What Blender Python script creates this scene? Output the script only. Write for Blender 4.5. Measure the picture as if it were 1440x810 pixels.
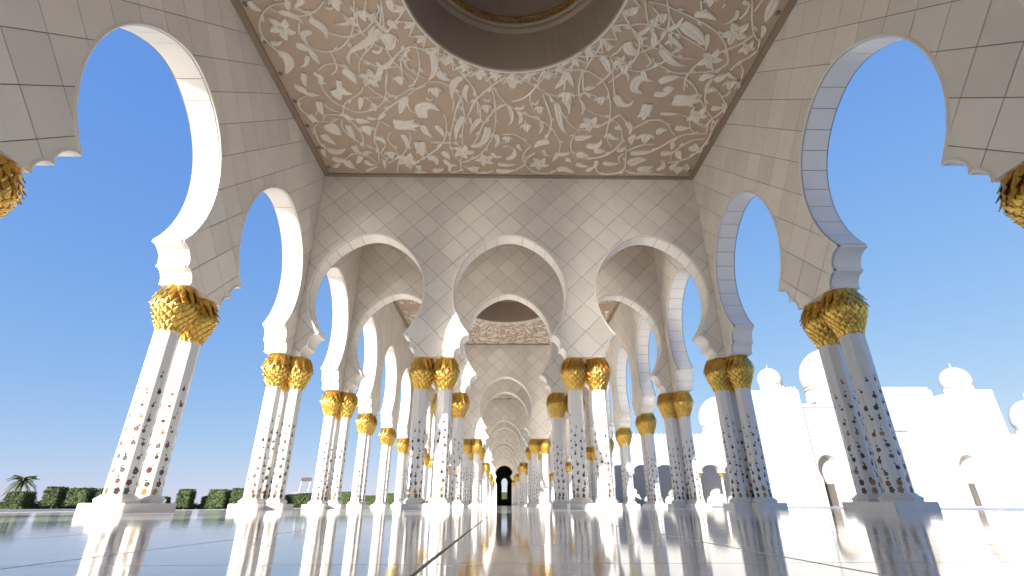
import bpy, bmesh, math, random
from mathutils import Vector, Matrix
R = math.radians
sc = bpy.context.scene
for o in list(bpy.data.objects): bpy.data.objects.remove(o)
COL = sc.collection

# ------------------------------------------------------------------ camera
cam = bpy.data.cameras.new('camera'); cam_ob = bpy.data.objects.new('camera', cam); COL.objects.link(cam_ob)
cam.sensor_width = 36.0; cam.lens = 17.107; cam.clip_start = .02; cam.clip_end = 8000
CR = Vector((0.99982601, -0.01856258, -0.00183777)); CU = Vector((-0.00589134, -0.40772107, 0.91308752)); CF = Vector((0.01769856, 0.91291783, 0.40775949))
cam_ob.matrix_world = Matrix(((CR.x, CU.x, -CF.x, -.212), (CR.y, CU.y, -CF.y, 0), (CR.z, CU.z, -CF.z, .105), (0, 0, 0, 1)))
sc.camera = cam_ob

# ------------------------------------------------------------------ sky and sun
SUN_EL = R(15.0); SUN_AZ = math.atan2(-.656, -.754)      # where the sun stands, clockwise from +Y
world = bpy.data.worlds.new('World'); sc.world = world; world.use_nodes = True
wn = world.node_tree; wn.nodes.clear()
sky = wn.nodes.new('ShaderNodeTexSky'); sky.sky_type = 'NISHITA'; sky.sun_disc = False
sky.sun_elevation = SUN_EL; sky.sun_rotation = SUN_AZ % (2*math.pi)
sky.altitude = 0; sky.air_density = 1.0; sky.dust_density = 0.0; sky.ozone_density = 2.0
EXPOSURE = 1.66
bg = wn.nodes.new('ShaderNodeBackground'); bg.inputs[1].default_value = 0.10
wo = wn.nodes.new('ShaderNodeOutputWorld')
# one response curve per channel over the whole sky (clear desert blue, paler and less yellow at the horizon)
sep = wn.nodes.new('ShaderNodeSeparateColor'); comb = wn.nodes.new('ShaderNodeCombineColor'); wn.links.new(sky.outputs[0], sep.inputs[0])
for i, (A, g) in enumerate(((.90, .68), (.87, .46), (.96, .13))):
    pw = wn.nodes.new('ShaderNodeMath'); pw.operation = 'POWER'; pw.inputs[1].default_value = g; wn.links.new(sep.outputs[i], pw.inputs[0])
    mu = wn.nodes.new('ShaderNodeMath'); mu.operation = 'MULTIPLY'; mu.inputs[1].default_value = A*.1**g*10/2**EXPOSURE
    wn.links.new(pw.outputs[0], mu.inputs[0]); wn.links.new(mu.outputs[0], comb.inputs[i])
wn.links.new(comb.outputs[0], bg.inputs[0]); wn.links.new(bg.outputs[0], wo.inputs[0])
sun = bpy.data.lights.new('sun', 'SUN'); sun.energy = 5.0; sun.angle = R(.5); sun.color = (1, .93, .82)
sun_ob = bpy.data.objects.new('sun', sun); COL.objects.link(sun_ob)
to_sun = Vector((math.sin(SUN_AZ)*math.cos(SUN_EL), math.cos(SUN_AZ)*math.cos(SUN_EL), math.sin(SUN_EL)))
sun_ob.rotation_euler = to_sun.to_track_quat('Z', 'Y').to_euler(); sun_ob.location = (-30, -30, 30)
sc.view_settings.view_transform = 'Standard'; sc.view_settings.look = 'None'
sc.view_settings.exposure = EXPOSURE; sc.view_settings.gamma = 1.0; sc.view_settings.use_curve_mapping = False
sc.cycles.max_bounces = 12; sc.cycles.diffuse_bounces = 7; sc.cycles.glossy_bounces = 6
sc.cycles.blur_glossy = .0; sc.cycles.sample_clamp_indirect = 250; sc.cycles.caustics_reflective = True

# ------------------------------------------------------------------ materials
def mat(name, col, rough=.5, metal=0, var=0, noise=0, nscale=3, bump=0, bscale=40, island=0, spec=.5):
    m = bpy.data.materials.new(name); m.use_nodes = True; n = m.node_tree; b = n.nodes['Principled BSDF']
    b.inputs['Roughness'].default_value = rough; b.inputs['Metallic'].default_value = metal
    b.inputs['Specular IOR Level'].default_value = spec
    b.inputs['Base Color'].default_value = (*col, 1)
    src = None
    if var or noise or island:
        val = None
        def add(s, amt, centre):
            nonlocal val
            ma = n.nodes.new('ShaderNodeMath'); ma.operation = 'MULTIPLY_ADD'; n.links.new(s, ma.inputs[0])
            ma.inputs[1].default_value = amt; ma.inputs[2].default_value = -amt*centre
            if val is None: val = ma.outputs[0]
            else:
                a2 = n.nodes.new('ShaderNodeMath'); a2.operation = 'ADD'; n.links.new(val, a2.inputs[0]); n.links.new(ma.outputs[0], a2.inputs[1]); val = a2.outputs[0]
        if var:
            oi = n.nodes.new('ShaderNodeObjectInfo'); add(oi.outputs['Random'], var, .5)
        if island:
            g = n.nodes.new('ShaderNodeNewGeometry'); add(g.outputs['Random Per Island'], island, .5)
        if noise:
            tc = n.nodes.new('ShaderNodeTexCoord'); t = n.nodes.new('ShaderNodeTexNoise'); t.inputs['Scale'].default_value = nscale; t.inputs['Detail'].default_value = 6
            n.links.new(tc.outputs['Object'], t.inputs['Vector']); add(t.outputs['Fac'], noise, .5)
        hs = n.nodes.new('ShaderNodeHueSaturation'); hs.inputs['Color'].default_value = (*col, 1)
        one = n.nodes.new('ShaderNodeMath'); one.operation = 'ADD'; one.inputs[1].default_value = 1; n.links.new(val, one.inputs[0])
        n.links.new(one.outputs[0], hs.inputs['Value']); n.links.new(hs.outputs[0], b.inputs['Base Color'])
    if bump:
        tc = n.nodes.new('ShaderNodeTexCoord'); t = n.nodes.new('ShaderNodeTexNoise'); t.inputs['Scale'].default_value = bscale; t.inputs['Detail'].default_value = 4
        bp = n.nodes.new('ShaderNodeBump'); bp.inputs['Strength'].default_value = bump; bp.inputs['Distance'].default_value = .02
        n.links.new(tc.outputs['Object'], t.inputs['Vector']); n.links.new(t.outputs['Fac'], bp.inputs['Height']); n.links.new(bp.outputs[0], b.inputs['Normal'])
    return m
M = {}
M['tile'] = mat('stone_tile', (.735, .69, .62), .40, var=.15, island=.12, noise=.18, nscale=1.6, bump=.05, bscale=9)
M['stone'] = mat('stone_smooth', (.81, .76, .69), .42, noise=.10, nscale=2, bump=.04, bscale=12)
M['mortar'] = mat('stone_joint', (.26, .225, .19), .85, noise=.2, nscale=6)
M['marble'] = mat('column_marble', (.70, .685, .66), .28, noise=.07, nscale=5)
M['plinth'] = mat('plinth_marble', (.68, .655, .62), .35, noise=.10, nscale=4)
M['gold'] = mat('gilded_bronze', (.70, .455, .105), .33, metal=1, var=.10, island=.30, noise=.25, nscale=9, bump=.07, bscale=30)
M['tan'] = mat('ceiling_tan_plaster', (.465, .352, .25), .7, noise=.14, nscale=.8, bump=.05, bscale=6)
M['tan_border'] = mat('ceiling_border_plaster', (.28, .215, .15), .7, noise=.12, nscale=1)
M['relief'] = mat('relief_plaster', (.74, .67, .57), .6, var=.10, island=.10, noise=.14, nscale=5)
M['drum'] = mat('dome_plaster', (.36, .285, .215), .7, noise=.1, nscale=1.2)
M['wallwhite'] = mat('hall_white_marble', (.39, .385, .375), .5, noise=.08, nscale=.8)
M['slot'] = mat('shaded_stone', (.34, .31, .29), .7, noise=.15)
M['dark'] = mat('dark_screen', (.07, .062, .055), .5, noise=.3, nscale=8)
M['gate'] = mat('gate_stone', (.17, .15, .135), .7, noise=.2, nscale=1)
M['trunk'] = mat('bark', (.16, .11, .07), .9, noise=.4, nscale=8)
M['leaf'] = mat('hedge_leaf', (.034, .058, .011), .8, var=.35, island=.9, noise=.5, nscale=1.4)
M['palm'] = mat('palm_leaf', (.10, .12, .05), .7, island=.6)
M['lamp'] = mat('lamp_metal', (.25, .24, .23), .3, metal=1)
M['board'] = mat('brown_board', (.025, .013, .008), .6)
M['navy'] = mat('navy_glaze', (.02, .03, .09), .3)
for k, c in dict(red=(.15, .04, .03), blue=(.06, .07, .11), green=(.08, .09, .04), orange=(.36, .21, .085), ink=(.045, .036, .03)).items():
    M['in_'+k] = mat('inlay_'+k, c, .3)

def floor_mat():
    m = bpy.data.materials.new('polished_marble'); m.use_nodes = True; n = m.node_tree; b = n.nodes['Principled BSDF']
    tc = n.nodes.new('ShaderNodeTexCoord')
    t = n.nodes.new('ShaderNodeTexNoise'); t.inputs['Scale'].default_value = .9; t.inputs['Detail'].default_value = 8; t.inputs['Distortion'].default_value = 1.5
    n.links.new(tc.outputs['Object'], t.inputs['Vector'])
    oi = n.nodes.new('ShaderNodeObjectInfo')
    r = n.nodes.new('ShaderNodeValToRGB'); r.color_ramp.elements[0].color = (.68, .65, .61, 1); r.color_ramp.elements[1].color = (.89, .87, .84, 1)
    r.color_ramp.elements[0].position = .3; r.color_ramp.elements[1].position = .65
    n.links.new(t.outputs['Fac'], r.inputs[0])
    hs = n.nodes.new('ShaderNodeHueSaturation'); ma = n.nodes.new('ShaderNodeMath'); ma.operation = 'MULTIPLY_ADD'; ma.inputs[1].default_value = .14; ma.inputs[2].default_value = .92
    n.links.new(oi.outputs['Random'], ma.inputs[0]); n.links.new(ma.outputs[0], hs.inputs['Value']); n.links.new(r.outputs[0], hs.inputs['Color'])
    n.links.new(hs.outputs[0], b.inputs['Base Color'])
    t2 = n.nodes.new('ShaderNodeTexNoise'); t2.inputs['Scale'].default_value = 2.2; t2.inputs['Detail'].default_value = 5
    n.links.new(tc.outputs['Object'], t2.inputs['Vector'])
    mr = n.nodes.new('ShaderNodeMapRange'); mr.inputs['To Min'].default_value = .03; mr.inputs['To Max'].default_value = .10
    n.links.new(t2.outputs['Fac'], mr.inputs['Value']); n.links.new(mr.outputs[0], b.inputs['Roughness'])
    return m
M['floor'] = floor_mat()

def paving_mat(name, c1, c2, mort, w, h, rough):
    m = bpy.data.materials.new(name); m.use_nodes = True; n = m.node_tree; b = n.nodes['Principled BSDF']
    tc = n.nodes.new('ShaderNodeTexCoord'); br = n.nodes.new('ShaderNodeTexBrick'); br.offset = 0
    br.inputs['Color1'].default_value = (*c1, 1); br.inputs['Color2'].default_value = (*c2, 1); br.inputs['Mortar'].default_value = (*mort, 1)
    br.inputs['Scale'].default_value = 1; br.inputs['Brick Width'].default_value = w; br.inputs['Row Height'].default_value = h; br.inputs['Mortar Size'].default_value = .006
    n.links.new(tc.outputs['Object'], br.inputs['Vector']); n.links.new(br.outputs[0], b.inputs['Base Color'])
    b.inputs['Roughness'].default_value = rough
    return m
M['floor_far'] = paving_mat('polished_marble_paving', (.85, .83, .80), (.80, .78, .75), (.50, .43, .36), .77, 1.2, .08)
M['court'] = paving_mat('courtyard_marble', (.66, .65, .63), (.63, .62, .60), (.42, .39, .36), 1.2, 1.2, .3)
M['pave'] = mat('terrace_paving', (.74, .71, .66), .22, noise=.12, nscale=.6)
M['sand'] = mat('dry_ground', (.30, .27, .21), .9, noise=.3, nscale=.05)
M['lawn'] = mat('lawn', (.06, .10, .025), .9, noise=.4, nscale=.4)
def water_mat():
    m = bpy.data.materials.new('pool_water'); m.use_nodes = True; n = m.node_tree; b = n.nodes['Principled BSDF']
    b.inputs['Base Color'].default_value = (.05, .13, .17, 1); b.inputs['Roughness'].default_value = .45; b.inputs['IOR'].default_value = 1.33
    tc = n.nodes.new('ShaderNodeTexCoord'); t = n.nodes.new('ShaderNodeTexNoise'); t.inputs['Scale'].default_value = 3
    bp = n.nodes.new('ShaderNodeBump'); bp.inputs['Strength'].default_value = .02; bp.inputs['Distance'].default_value = .02
    n.links.new(tc.outputs['Object'], t.inputs['Vector']); n.links.new(t.outputs['Fac'], bp.inputs['Height']); n.links.new(bp.outputs[0], b.inputs['Normal'])
    return m
M['water'] = water_mat()

# ------------------------------------------------------------------ helpers
def ob(name, mesh, parent=None, loc=(0, 0, 0), rz=0):
    o = bpy.data.objects.new(name, mesh); COL.objects.link(o); o.location = loc
    if rz: o.rotation_euler = (0, 0, rz)
    if parent: o.parent = parent
    return o
def tag(o, label=None, cat=None, group=None, kind=None):
    if label: o['label'] = label
    if cat: o['category'] = cat
    if group: o['group'] = group
    if kind: o['kind'] = kind
    elif cat: o['kind'] = 'thing'
    return o
class MB:
    """vertex / face collector"""
    def __init__(s): s.v = []; s.f = []; s.m = []; s.mats = []
    def slot(s, m):
        m = M[m] if isinstance(m, str) else m
        if m not in s.mats: s.mats.append(m)
        return s.mats.index(m)
    def add(s, vs, fs, m=None):
        k = len(s.v); s.v += [tuple(v) for v in vs]; s.f += [tuple(k+i for i in f) for f in fs]
        s.m += [s.slot(m) if m else 0]*len(fs)
    def box(s, x0, x1, y0, y1, z0, z1, m=None):
        s.add([(x0,y0,z0),(x1,y0,z0),(x1,y1,z0),(x0,y1,z0),(x0,y0,z1),(x1,y0,z1),(x1,y1,z1),(x0,y1,z1)],
              [(0,3,2,1),(4,5,6,7),(0,1,5,4),(1,2,6,5),(2,3,7,6),(3,0,4,7)], m)
    def lathe(s, prof, n=24, m=None, c=(0,0,0), rot=0, cap=True):
        vs = []; fs = []
        for r, z in prof:
            for i in range(n):
                a = 2*math.pi*(i)/n+rot; vs.append((c[0]+r*math.cos(a), c[1]+r*math.sin(a), c[2]+z))
        for j in range(len(prof)-1):
            for i in range(n):
                i2 = (i+1) % n; fs.append((j*n+i, j*n+i2, (j+1)*n+i2, (j+1)*n+i))
        if cap: fs.append(tuple(range(n))[::-1]); fs.append(tuple((len(prof)-1)*n+i for i in range(n)))
        s.add(vs, fs, m)
    def tube(s, pts, r, n=6, m=None):
        pts = [Vector(p) for p in pts]; vs = []; fs = []
        for i, p in enumerate(pts):
            d = (pts[min(i+1, len(pts)-1)]-pts[max(i-1, 0)]).normalized()
            a = d.orthogonal().normalized(); b = d.cross(a); rr = r[i] if isinstance(r, (list, tuple)) else r
            for k in range(n):
                t = 2*math.pi*k/n; vs.append(p+a*rr*math.cos(t)+b*rr*math.sin(t))
        for i in range(len(pts)-1):
            for k in range(n):
                k2 = (k+1) % n; fs.append((i*n+k, i*n+k2, (i+1)*n+k2, (i+1)*n+k))
        fs += [tuple(range(n))[::-1], tuple((len(pts)-1)*n+k for k in range(n))]
        s.add(vs, fs, m)
    def mesh(s, name, m=None, smooth=False):
        me = bpy.data.meshes.new(name); me.from_pydata(s.v, [], s.f)
        if s.mats:
            for x in s.mats: me.materials.append(x)
            me.polygons.foreach_set('material_index', s.m)
        elif m: me.materials.append(M[m] if isinstance(m, str) else m)
        if smooth: me.polygons.foreach_set('use_smooth', [True]*len(me.polygons))
        me.update(); return me
    def build(s, name, m=None, parent=None, loc=(0,0,0), rz=0, smooth=False):
        return ob(name, s.mesh(name, m, smooth), parent, loc, rz)
ORD = ['zeroth', 'first', 'second', 'third', 'fourth', 'fifth', 'sixth', 'seventh', 'eighth', 'ninth', 'tenth', 'eleventh', 'twelfth', 'thirteenth']

# ------------------------------------------------------------------ the grid of the arcade
PER = 19.4; Y0 = -.15                       # period, first cross wall (its arch stands over the camera)
W = 6.44; T = .607; XC = 6.747              # inner face, thickness and column line of the outer walls
ZB, ZTIP, ZCB = 4.118, 4.83, 3.166          # block bottom, horseshoe tip, capital bottom
ZC = 10.62; ZTOP = 12.2                     # ceiling, top of the outer walls
AR, AE, AZ = 2.119, .349, 6.2               # arch radius, centre offset, centre height
IP = 2.26                                   # inner piers
KS = range(-1, 6)
TE = {k: Y0+PER*k for k in range(-1, 6)}            # even cross walls (near end of a domed bay)
TO = {k: Y0+PER*k+14.45 for k in range(-1, 5)}      # odd cross walls (far end of a domed bay)

def opening(c, lp, rp, n=22):
    tip = AR*math.cos(math.asin((AZ-ZTIP)/AR))-AE
    def corbel(edge, s):
        t = (c-s*tip)-edge; P = [(edge+.03*t, ZB)]
        P.append((edge, ZB+.05))
        for i in range(1, 6):
            a = math.pi/2*i/5; P.append((edge+t*.44*(1-math.cos(a)), ZB+.05+.235*math.sin(a)))
        P.append((edge+t*.44, ZB+.33)); P.append((edge+t*.40, ZB+.36))
        for i in range(1, 7):
            a = math.pi/2*i/6; P.append((edge+t*(.40+.60*(1-math.cos(a))), ZB+.36+(ZTIP-.035-ZB-.36)*math.sin(a)))
        return P
    a0 = -math.asin((AZ-ZTIP)/AR); a1 = math.acos(AE/AR)
    def rnd(x, z):
        return (x, z) if x > .45 else (x, 8.163+.02+.407*(.2025-x*x)/.9)
    arc = [rnd(AR*math.cos(a0+(a1-a0)*i/n)-AE, AZ+.02+AR*math.sin(a0+(a1-a0)*i/n)) for i in range(n+1)]
    L = corbel(lp, 1)+[(c-x, z) for x, z in arc]
    Rr = corbel(rp, -1)+[(c+x, z) for x, z in arc]
    return L+Rr[::-1][1:]
def outline(u0, u1, piers, arches, top):
    """piers: list of (left edge, right edge); arches: centres between them"""
    P = [(u0, top)]
    for i, (a, b) in enumerate(piers):
        if i == 0: P.append((a, ZB))
        if i < len(arches):
            op = opening(arches[i], b, piers[i+1][0]); P += op
        else: P.append((b, ZB))
    P.append((u1, top)); return P
def fT(u, z, d): return (u, -.3-d, z)                    # cross wall, face towards the camera
def fL(u, z, d): return (-W+d, u, z)                     # left outer wall, face into the aisle
def fR(u, z, d): return (W-d, u, z)
def core_mesh(name, P, fm, thick, rec=.012):
    b = MB(); n = len(P)
    b.add([fm(u, z, -rec) for u, z in P], [tuple(range(n))], 'mortar')
    b.add([fm(u, z, -thick) for u, z in P], [tuple(range(n))[::-1]], 'tile')
    vs = [fm(u, z, -rec) for u, z in P]+[fm(u, z, -thick) for u, z in P]
    q = [(i, (i+1) % n, n+(i+1) % n, n+i) for i in range(n)]
    on_arc = [ZTIP-.03 < P[i][1] < 8.4 and ZTIP-.03 < P[(i+1) % n][1] < 8.4 for i in range(n)]
    b.add(vs, [f for f, a in zip(q, on_arc) if not a], 'stone'); k = len(b.v)
    b.add(vs, [f for f, a in zip(q, on_arc) if a], 'mortar')
    return b.mesh(name)
def cut_tiles(P, lines, joint=.007, ku=1):
    """cut the wall outline along joint lines; returns shrunk polygons"""
    bm = bmesh.new(); f = bm.faces.new([bm.verts.new((u, z, 0)) for u, z in P])
    for (px, pz, nx, nz) in lines:
        bmesh.ops.bisect_plane(bm, geom=bm.verts[:]+bm.edges[:]+bm.faces[:], dist=1e-5, plane_co=(px, pz, 0), plane_no=(nx, nz, 0))
    bm.normal_update()
    polys = []
    fs = [f for f in bm.faces if f.calc_area() > .012]
    for f in fs:
        p = [Vector((v.co.x, v.co.y)) for v in f.verts]
        q = []
        for v in p:
            if not q or (v-q[-1]).length > .012: q.append(v)
        if len(q) > 1 and (q[0]-q[-1]).length < .012: q.pop()
        if len(q) < 3: continue
        ar = sum(q[i].x*q[(i+1) % len(q)].y-q[(i+1) % len(q)].x*q[i].y for i in range(len(q)))
        if ar < 0: q.reverse()
        o = []
        for i, v in enumerate(q):
            a = (v-q[i-1]).normalized(); c = (q[(i+1) % len(q)]-v).normalized()
            na = Vector((-a.y, a.x)); nc = Vector((-c.y, c.x)); h = na+nc
            if h.length < .25: h = na
            else: h = h/max(.35, h.length_squared/2)
            o.append(v+Vector((h.x*ku, h.y))*joint)
        polys.append(o)
    bm.free(); return polys
def tile_into(b, poly, fm, dep=.012, off=0):
    n = len(poly); be = .004
    cx = sum(v.x for v in poly)/n; cz = sum(v.y for v in poly)/n
    def sh(v, k):
        d = Vector((v.x-cx, v.y-cz)); l = max(d.length, .01); return (v.x-d.x/l*k, v.y-d.y/l*k)
    vs = [fm(*sh(v, be), off) for v in poly]+[fm(v.x, v.y, off-be*.8) for v in poly]+[fm(v.x, v.y, -dep) for v in poly]
    fs = [tuple(range(n))]+[(i, (i+1) % n, n+(i+1) % n, n+i) for i in range(n)]+[(n+i, n+(i+1) % n, 2*n+(i+1) % n, 2*n+i) for i in range(n)]
    b.add(vs, fs, 'tile')
rt = random.Random(5)
def tiles_for(P, lines, fm, joint=.007, ku=1):
    single = []; joined = MB()
    for q in cut_tiles(P, lines, joint, ku):
        off = rt.uniform(-.0015, .0015)
        b = MB(); tile_into(b, q, fm, off=off); single.append(b.mesh('wall_tile')); tile_into(joined, q, fm, off=off)
    return single, joined.mesh('tile_facing')
def trim_mesh(c, lp, rp, fm):
    P = opening(c, lp, rp); b = MB(); n = len(P); V = [Vector(p) for p in P]; N = []
    for i in range(n):
        d = (V[min(i+1, n-1)]-V[max(i-1, 0)]).normalized(); N.append(Vector((-d.y, d.x)))
    sec = [(.0, -.05), (.0, .012), (.012, .022), (.03, .022), (.036, .010), (.05, .010), (.058, -.004)]
    vs = []
    for i in range(n):
        for o, d in sec: q = V[i]+N[i]*o; vs.append(fm(q.x, q.y, d))
    k = len(sec)
    b.add(vs, [(i*k+j, (i+1)*k+j, (i+1)*k+j+1, i*k+j+1) for i in range(n-1) for j in range(k-1)], 'stone')
    return b.mesh('arch_moulding')
def voussoirs(fm, thick):
    """lining panels of the reveal, for an arch centred on u = 0"""
    out = []; joined = MB(); a0 = -math.asin((AZ-ZTIP)/AR); a1 = math.acos(AE/AR); N = 10
    for s in (-1, 1):
        for i in range(N):
            p0 = a0+(a1-a0)*i/N+.0035; p1 = a0+(a1-a0)*(i+1)/N-.0035
            if i == N-1: p1 += .0035
            for tgt in (0, 1):
                b = MB() if tgt == 0 else joined
                vs = []; m = 4
                for j in range(m+1):
                    a = p0+(p1-p0)*j/m
                    for rr, dd in ((AR+.004, -.03), (AR-.012, -.03), (AR-.012, -thick+.03), (AR+.004, -thick+.03)):
                        x_ = max(0, rr*math.cos(a)-AE); z_ = AZ+.02+rr*math.sin(a)
                        if x_ < .45: z_ = 8.183+.407*(.2025-x_*x_)/.9-(AR-rr)
                        vs.append(fm(s*x_, z_, dd))
                fs = [(j*4+q, j*4+q+1, j*4+q+5, j*4+q+4) for j in range(m) for q in range(3)]+[(0, 1, 2, 3), (m*4+3, m*4+2, m*4+1, m*4)]
                b.add(vs, fs, 'stone')
                if tgt == 0: out.append(b.mesh('reveal_panel'))
    return out, joined.mesh('reveal_panels')

# ---- the floor first
b = MB()
NX0, NX1, NY0, NY1 = -.36-.77*8, -.36+.77*9, -1.31, 7.09
b.box(-8.6, NX0, -32, 118, -.3, 0); b.box(NX1, 8.6, -32, 118, -.3, 0); b.box(NX0, NX1, -32, NY0, -.3, 0); b.box(NX0, NX1, NY1, 118, -.3, 0)
me = b.mesh('floor', 'floor_far')
floor = ob('floor', me); tag(floor, kind='structure')
b = MB(); b.box(NX0, NX1, NY0, NY1, -.3, -.010); bed = b.build('joint_bed', 'mortar', floor)
b = MB(); jx, jy, be = .0045, .0012, .0015
b.add([(-.385+jx, -.6+jy, -.02), (.385-jx, -.6+jy, -.02), (.385-jx, .6-jy, -.02), (-.385+jx, .6-jy, -.02),
       (-.385+jx, -.6+jy, -be), (.385-jx, -.6+jy, -be), (.385-jx, .6-jy, -be), (-.385+jx, .6-jy, -be),
       (-.385+jx+be, -.6+jy+be, 0), (.385-jx-be, -.6+jy+be, 0), (.385-jx-be, .6-jy-be, 0), (-.385+jx+be, .6-jy-be, 0)],
      [(0,1,5,4),(1,2,6,5),(2,3,7,6),(3,0,4,7),(4,5,9,8),(5,6,10,9),(6,7,11,10),(7,4,8,11),(8,9,10,11)])
slab = b.mesh('floor_slab', 'floor')
for i in range(17):
    for j in range(7):
        ob('floor_slab', slab, floor, (NX0+.385+.77*i, NY0+.6+1.2*j, 0))

def sheet(name, x0, x1, y0, y1, z, m, nx=1):
    b = MB(); b.add([(x0,y0,z),(x1,y0,z),(x1,y1,z),(x0,y1,z)], [(0,1,2,3)]); return tag(b.build(name, m), kind='structure')
sheet('ground', -3000, 3000, -3000, 3000, -.32, 'sand')
sheet('courtyard_pavement', 8.6, 130, -60, 118, -.13, 'court')
sheet('terrace', -16, -8.6, -60, 200, -.12, 'pave')
sheet('lawn', -200, -33, -80, 300, -.24, 'lawn')
b = MB(); b.box(-16.3, -16.0, -60, 118, -.3, -.06); b.box(-30.3, -30, -60, 118, -.3, -.06); b.box(-30, -16.3, 118, 118.3, -.3, -.06)
tag(b.build('pool_kerb', 'plinth'), 'long white stone kerb around the reflecting pool beside the left colonnade', 'kerb')
sheet('reflecting_pool', -30, -16.3, -60, 118, -.16, 'water')
sheet('far_terrace', -33, -30.3, -60, 200, -.14, 'pave')

# ---- cross walls
TIP = AR*math.cos(math.asin((AZ-ZTIP)/AR))-AE
P_T = outline(-W, W, [(-W, -4.48-1.68), (-IP-.58, -IP+.58), (IP-.58, IP+.58), (4.48+1.68, W)], [-4.48, 0, 4.48], ZC+.03)
TP = [(-4.48, -6.16, -IP-.58), (0, -IP+.58, IP-.58), (4.48, IP+.58, 6.16)]
D = .92; zv = 10.45; lines = []
for i in range(-20, 21):
    s = .7071
    lines.append((.46+i*D, zv, s, s)); lines.append((.46+i*D, zv, s, -s))
core_T = core_mesh('cross_wall', P_T, fT, .6)
tile_T, joined_T = tiles_for(P_T, lines, fT)
vs_T, vj_T = voussoirs(fT, .6)
trims_T = [trim_mesh(*a, fT) for a in TP]
GW = 'three-arched stone cross walls along the aisle'
def cross_wall(y, idx):
    o = ob('cross_wall', core_T, None, (0, y, 0))
    if idx <= 0: lab = 'three-arched stone cross wall directly over the camera' if idx == 0 else f'{ORD[-idx]} three-arched stone cross wall behind the camera'
    else: lab = f'{ORD[idx]} cross wall from the camera with three horseshoe arches and diamond stone tiles'
    tag(o, lab, 'wall', GW)
    if 1 <= idx <= 3:
        for m in tile_T: ob('wall_tile', m, o)
    else: tag(ob('tile_facing', joined_T, o), kind='stuff')
    for c, m in zip((-4.48, 0, 4.48), trims_T):
        ob('arch_moulding', m, o)
        if 1 <= idx <= 2:
            for q in vs_T: ob('reveal_panel', q, o, (c, 0, 0))
        else: tag(ob('reveal_panels', vj_T, o, (c, 0, 0)), kind='stuff')
    return o
# ---- outer walls (built about y = 0 at the even cross wall)
def outer_lines(u0, u1):
    L = []; s = .7071
    for i in range(-14, 26): L += [(4.907+.947*i, 5.05, s, s), (4.907+.947*i, 5.05, s, -s)]
    return L
BAY = dict(P=[(0, .78), (4.907-.58, 4.907+.58), (9.645-.58, 9.645+.58), (13.73, 14.45)], A=[2.455, 7.276, 12.05], u=(0, 14.45))
NAR = dict(P=[(14.45, 15.2), (18.62, 19.4)], A=[16.92], u=(14.45, 19.4))
WM = {}
for nm, B in (('bay', BAY), ('nar', NAR)):
    for s, fm in ((-1, fL), (1, fR)):
        Pc = outline(B['u'][0], B['u'][1], B['P'], B['A'], ZTOP); Pt = outline(B['u'][0], B['u'][1], B['P'], B['A'], ZC)
        tl, tj = tiles_for(Pt, outer_lines(B['u'][0]+.24, B['u'][1]), fm, .007)
        tr = [trim_mesh(c, B['P'][i][1], B['P'][i+1][0], fm) for i, c in enumerate(B['A'])]
        WM[nm, s] = (core_mesh('arcade_wall', Pc, fm, T), tl, tj, tr)
VS = {-1: voussoirs(fL, T), 1: voussoirs(fR, T)}
def arcade_wall(nm, s, k):
    core, tl, tj, tr = WM[nm, s]; o = ob('arcade_wall', core, None, (0, TE[k], 0)); side = 'left' if s < 0 else 'right'
    if k < 0: lab = f'{side} outer wall behind the camera with {"three arches" if nm == "bay" else "one arch"}'
    elif nm == 'bay': lab = f'{side} outer wall with three tall horseshoe arches, {ORD[k+1]} domed bay from the camera'
    else: lab = f'{side} outer wall with one horseshoe arch after the {ORD[k+1]} domed bay'
    tag(o, lab, 'wall', 'outer walls of the colonnade')
    near = k == 0
    if near:
        for m in tl: ob('wall_tile', m, o)
    else: tag(ob('tile_facing', tj, o), kind='stuff')
    for c, m in zip((BAY if nm == 'bay' else NAR)['A'], tr):
        ob('arch_moulding', m, o)
        if near:
            for q in VS[s][0]: ob('reveal_panel', q, o, (0, c, 0))
        else: tag(ob('reveal_panels', VS[s][1], o, (0, c, 0)), kind='stuff')
for k in KS:
    cross_wall(TE[k], 2*k)
    if k in TO: cross_wall(TO[k], 2*k+1)
    for s in (-1, 1):
        if k < 0 and s < 0: continue            # left side behind the camera gets an added, unseen sun-blocking wall
        arcade_wall('bay', s, k)
        if k < 5: arcade_wall('nar', s, k)

b = MB(); b.box(-W-T, -W, TE[-1]-.4, TE[0], 0, ZTOP, 'tile')  # unseen solid wall, put in to stop sun from behind left
tag(b.build('arcade_wall'), 'unseen blank wall added to block the sun on the left behind the camera', 'wall', 'outer walls of the colonnade')
# ---- columns
def octa(r): return r/math.cos(math.pi/8)
def capital_profile(t):
    pts = [(0, .215), (.08, .225), (.2, .265), (.35, .325), (.5, .368), (.62, .382), (.74, .368), (.87, .325), (1, .285)]
    for (a, ra), (c, rc) in zip(pts, pts[1:]):
        if a <= t <= c: return ra+(rc-ra)*(t-a)/(c-a)
CH = ZB-ZCB-.012
def leaf_mesh(up, ln, wd, lift):
    """scale leaf: lies on the bulb, root at origin, local +Z along the bulb (down when up < 0), +X outwards"""
    b = MB(); n = 5; vs = []; fs = []
    for i in range(n+1):
        t = i/n; w = wd*(math.sin(math.pi*min(1, .18+.82*t)**.9) if t < 1 else .02)*.5+.002
        z = ln*t*up; x = lift*(t**1.7)
        for s, dx in ((-1, -.012), (-.5, .006), (0, .018), (.5, .006), (1, -.012)): vs.append((x+dx*(1-.5*t), s*w, z))
    for i in range(n):
        for j in range(4): fs.append((i*5+j, i*5+j+1, (i+1)*5+j+1, (i+1)*5+j))
    b.add(vs, fs); return b
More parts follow.
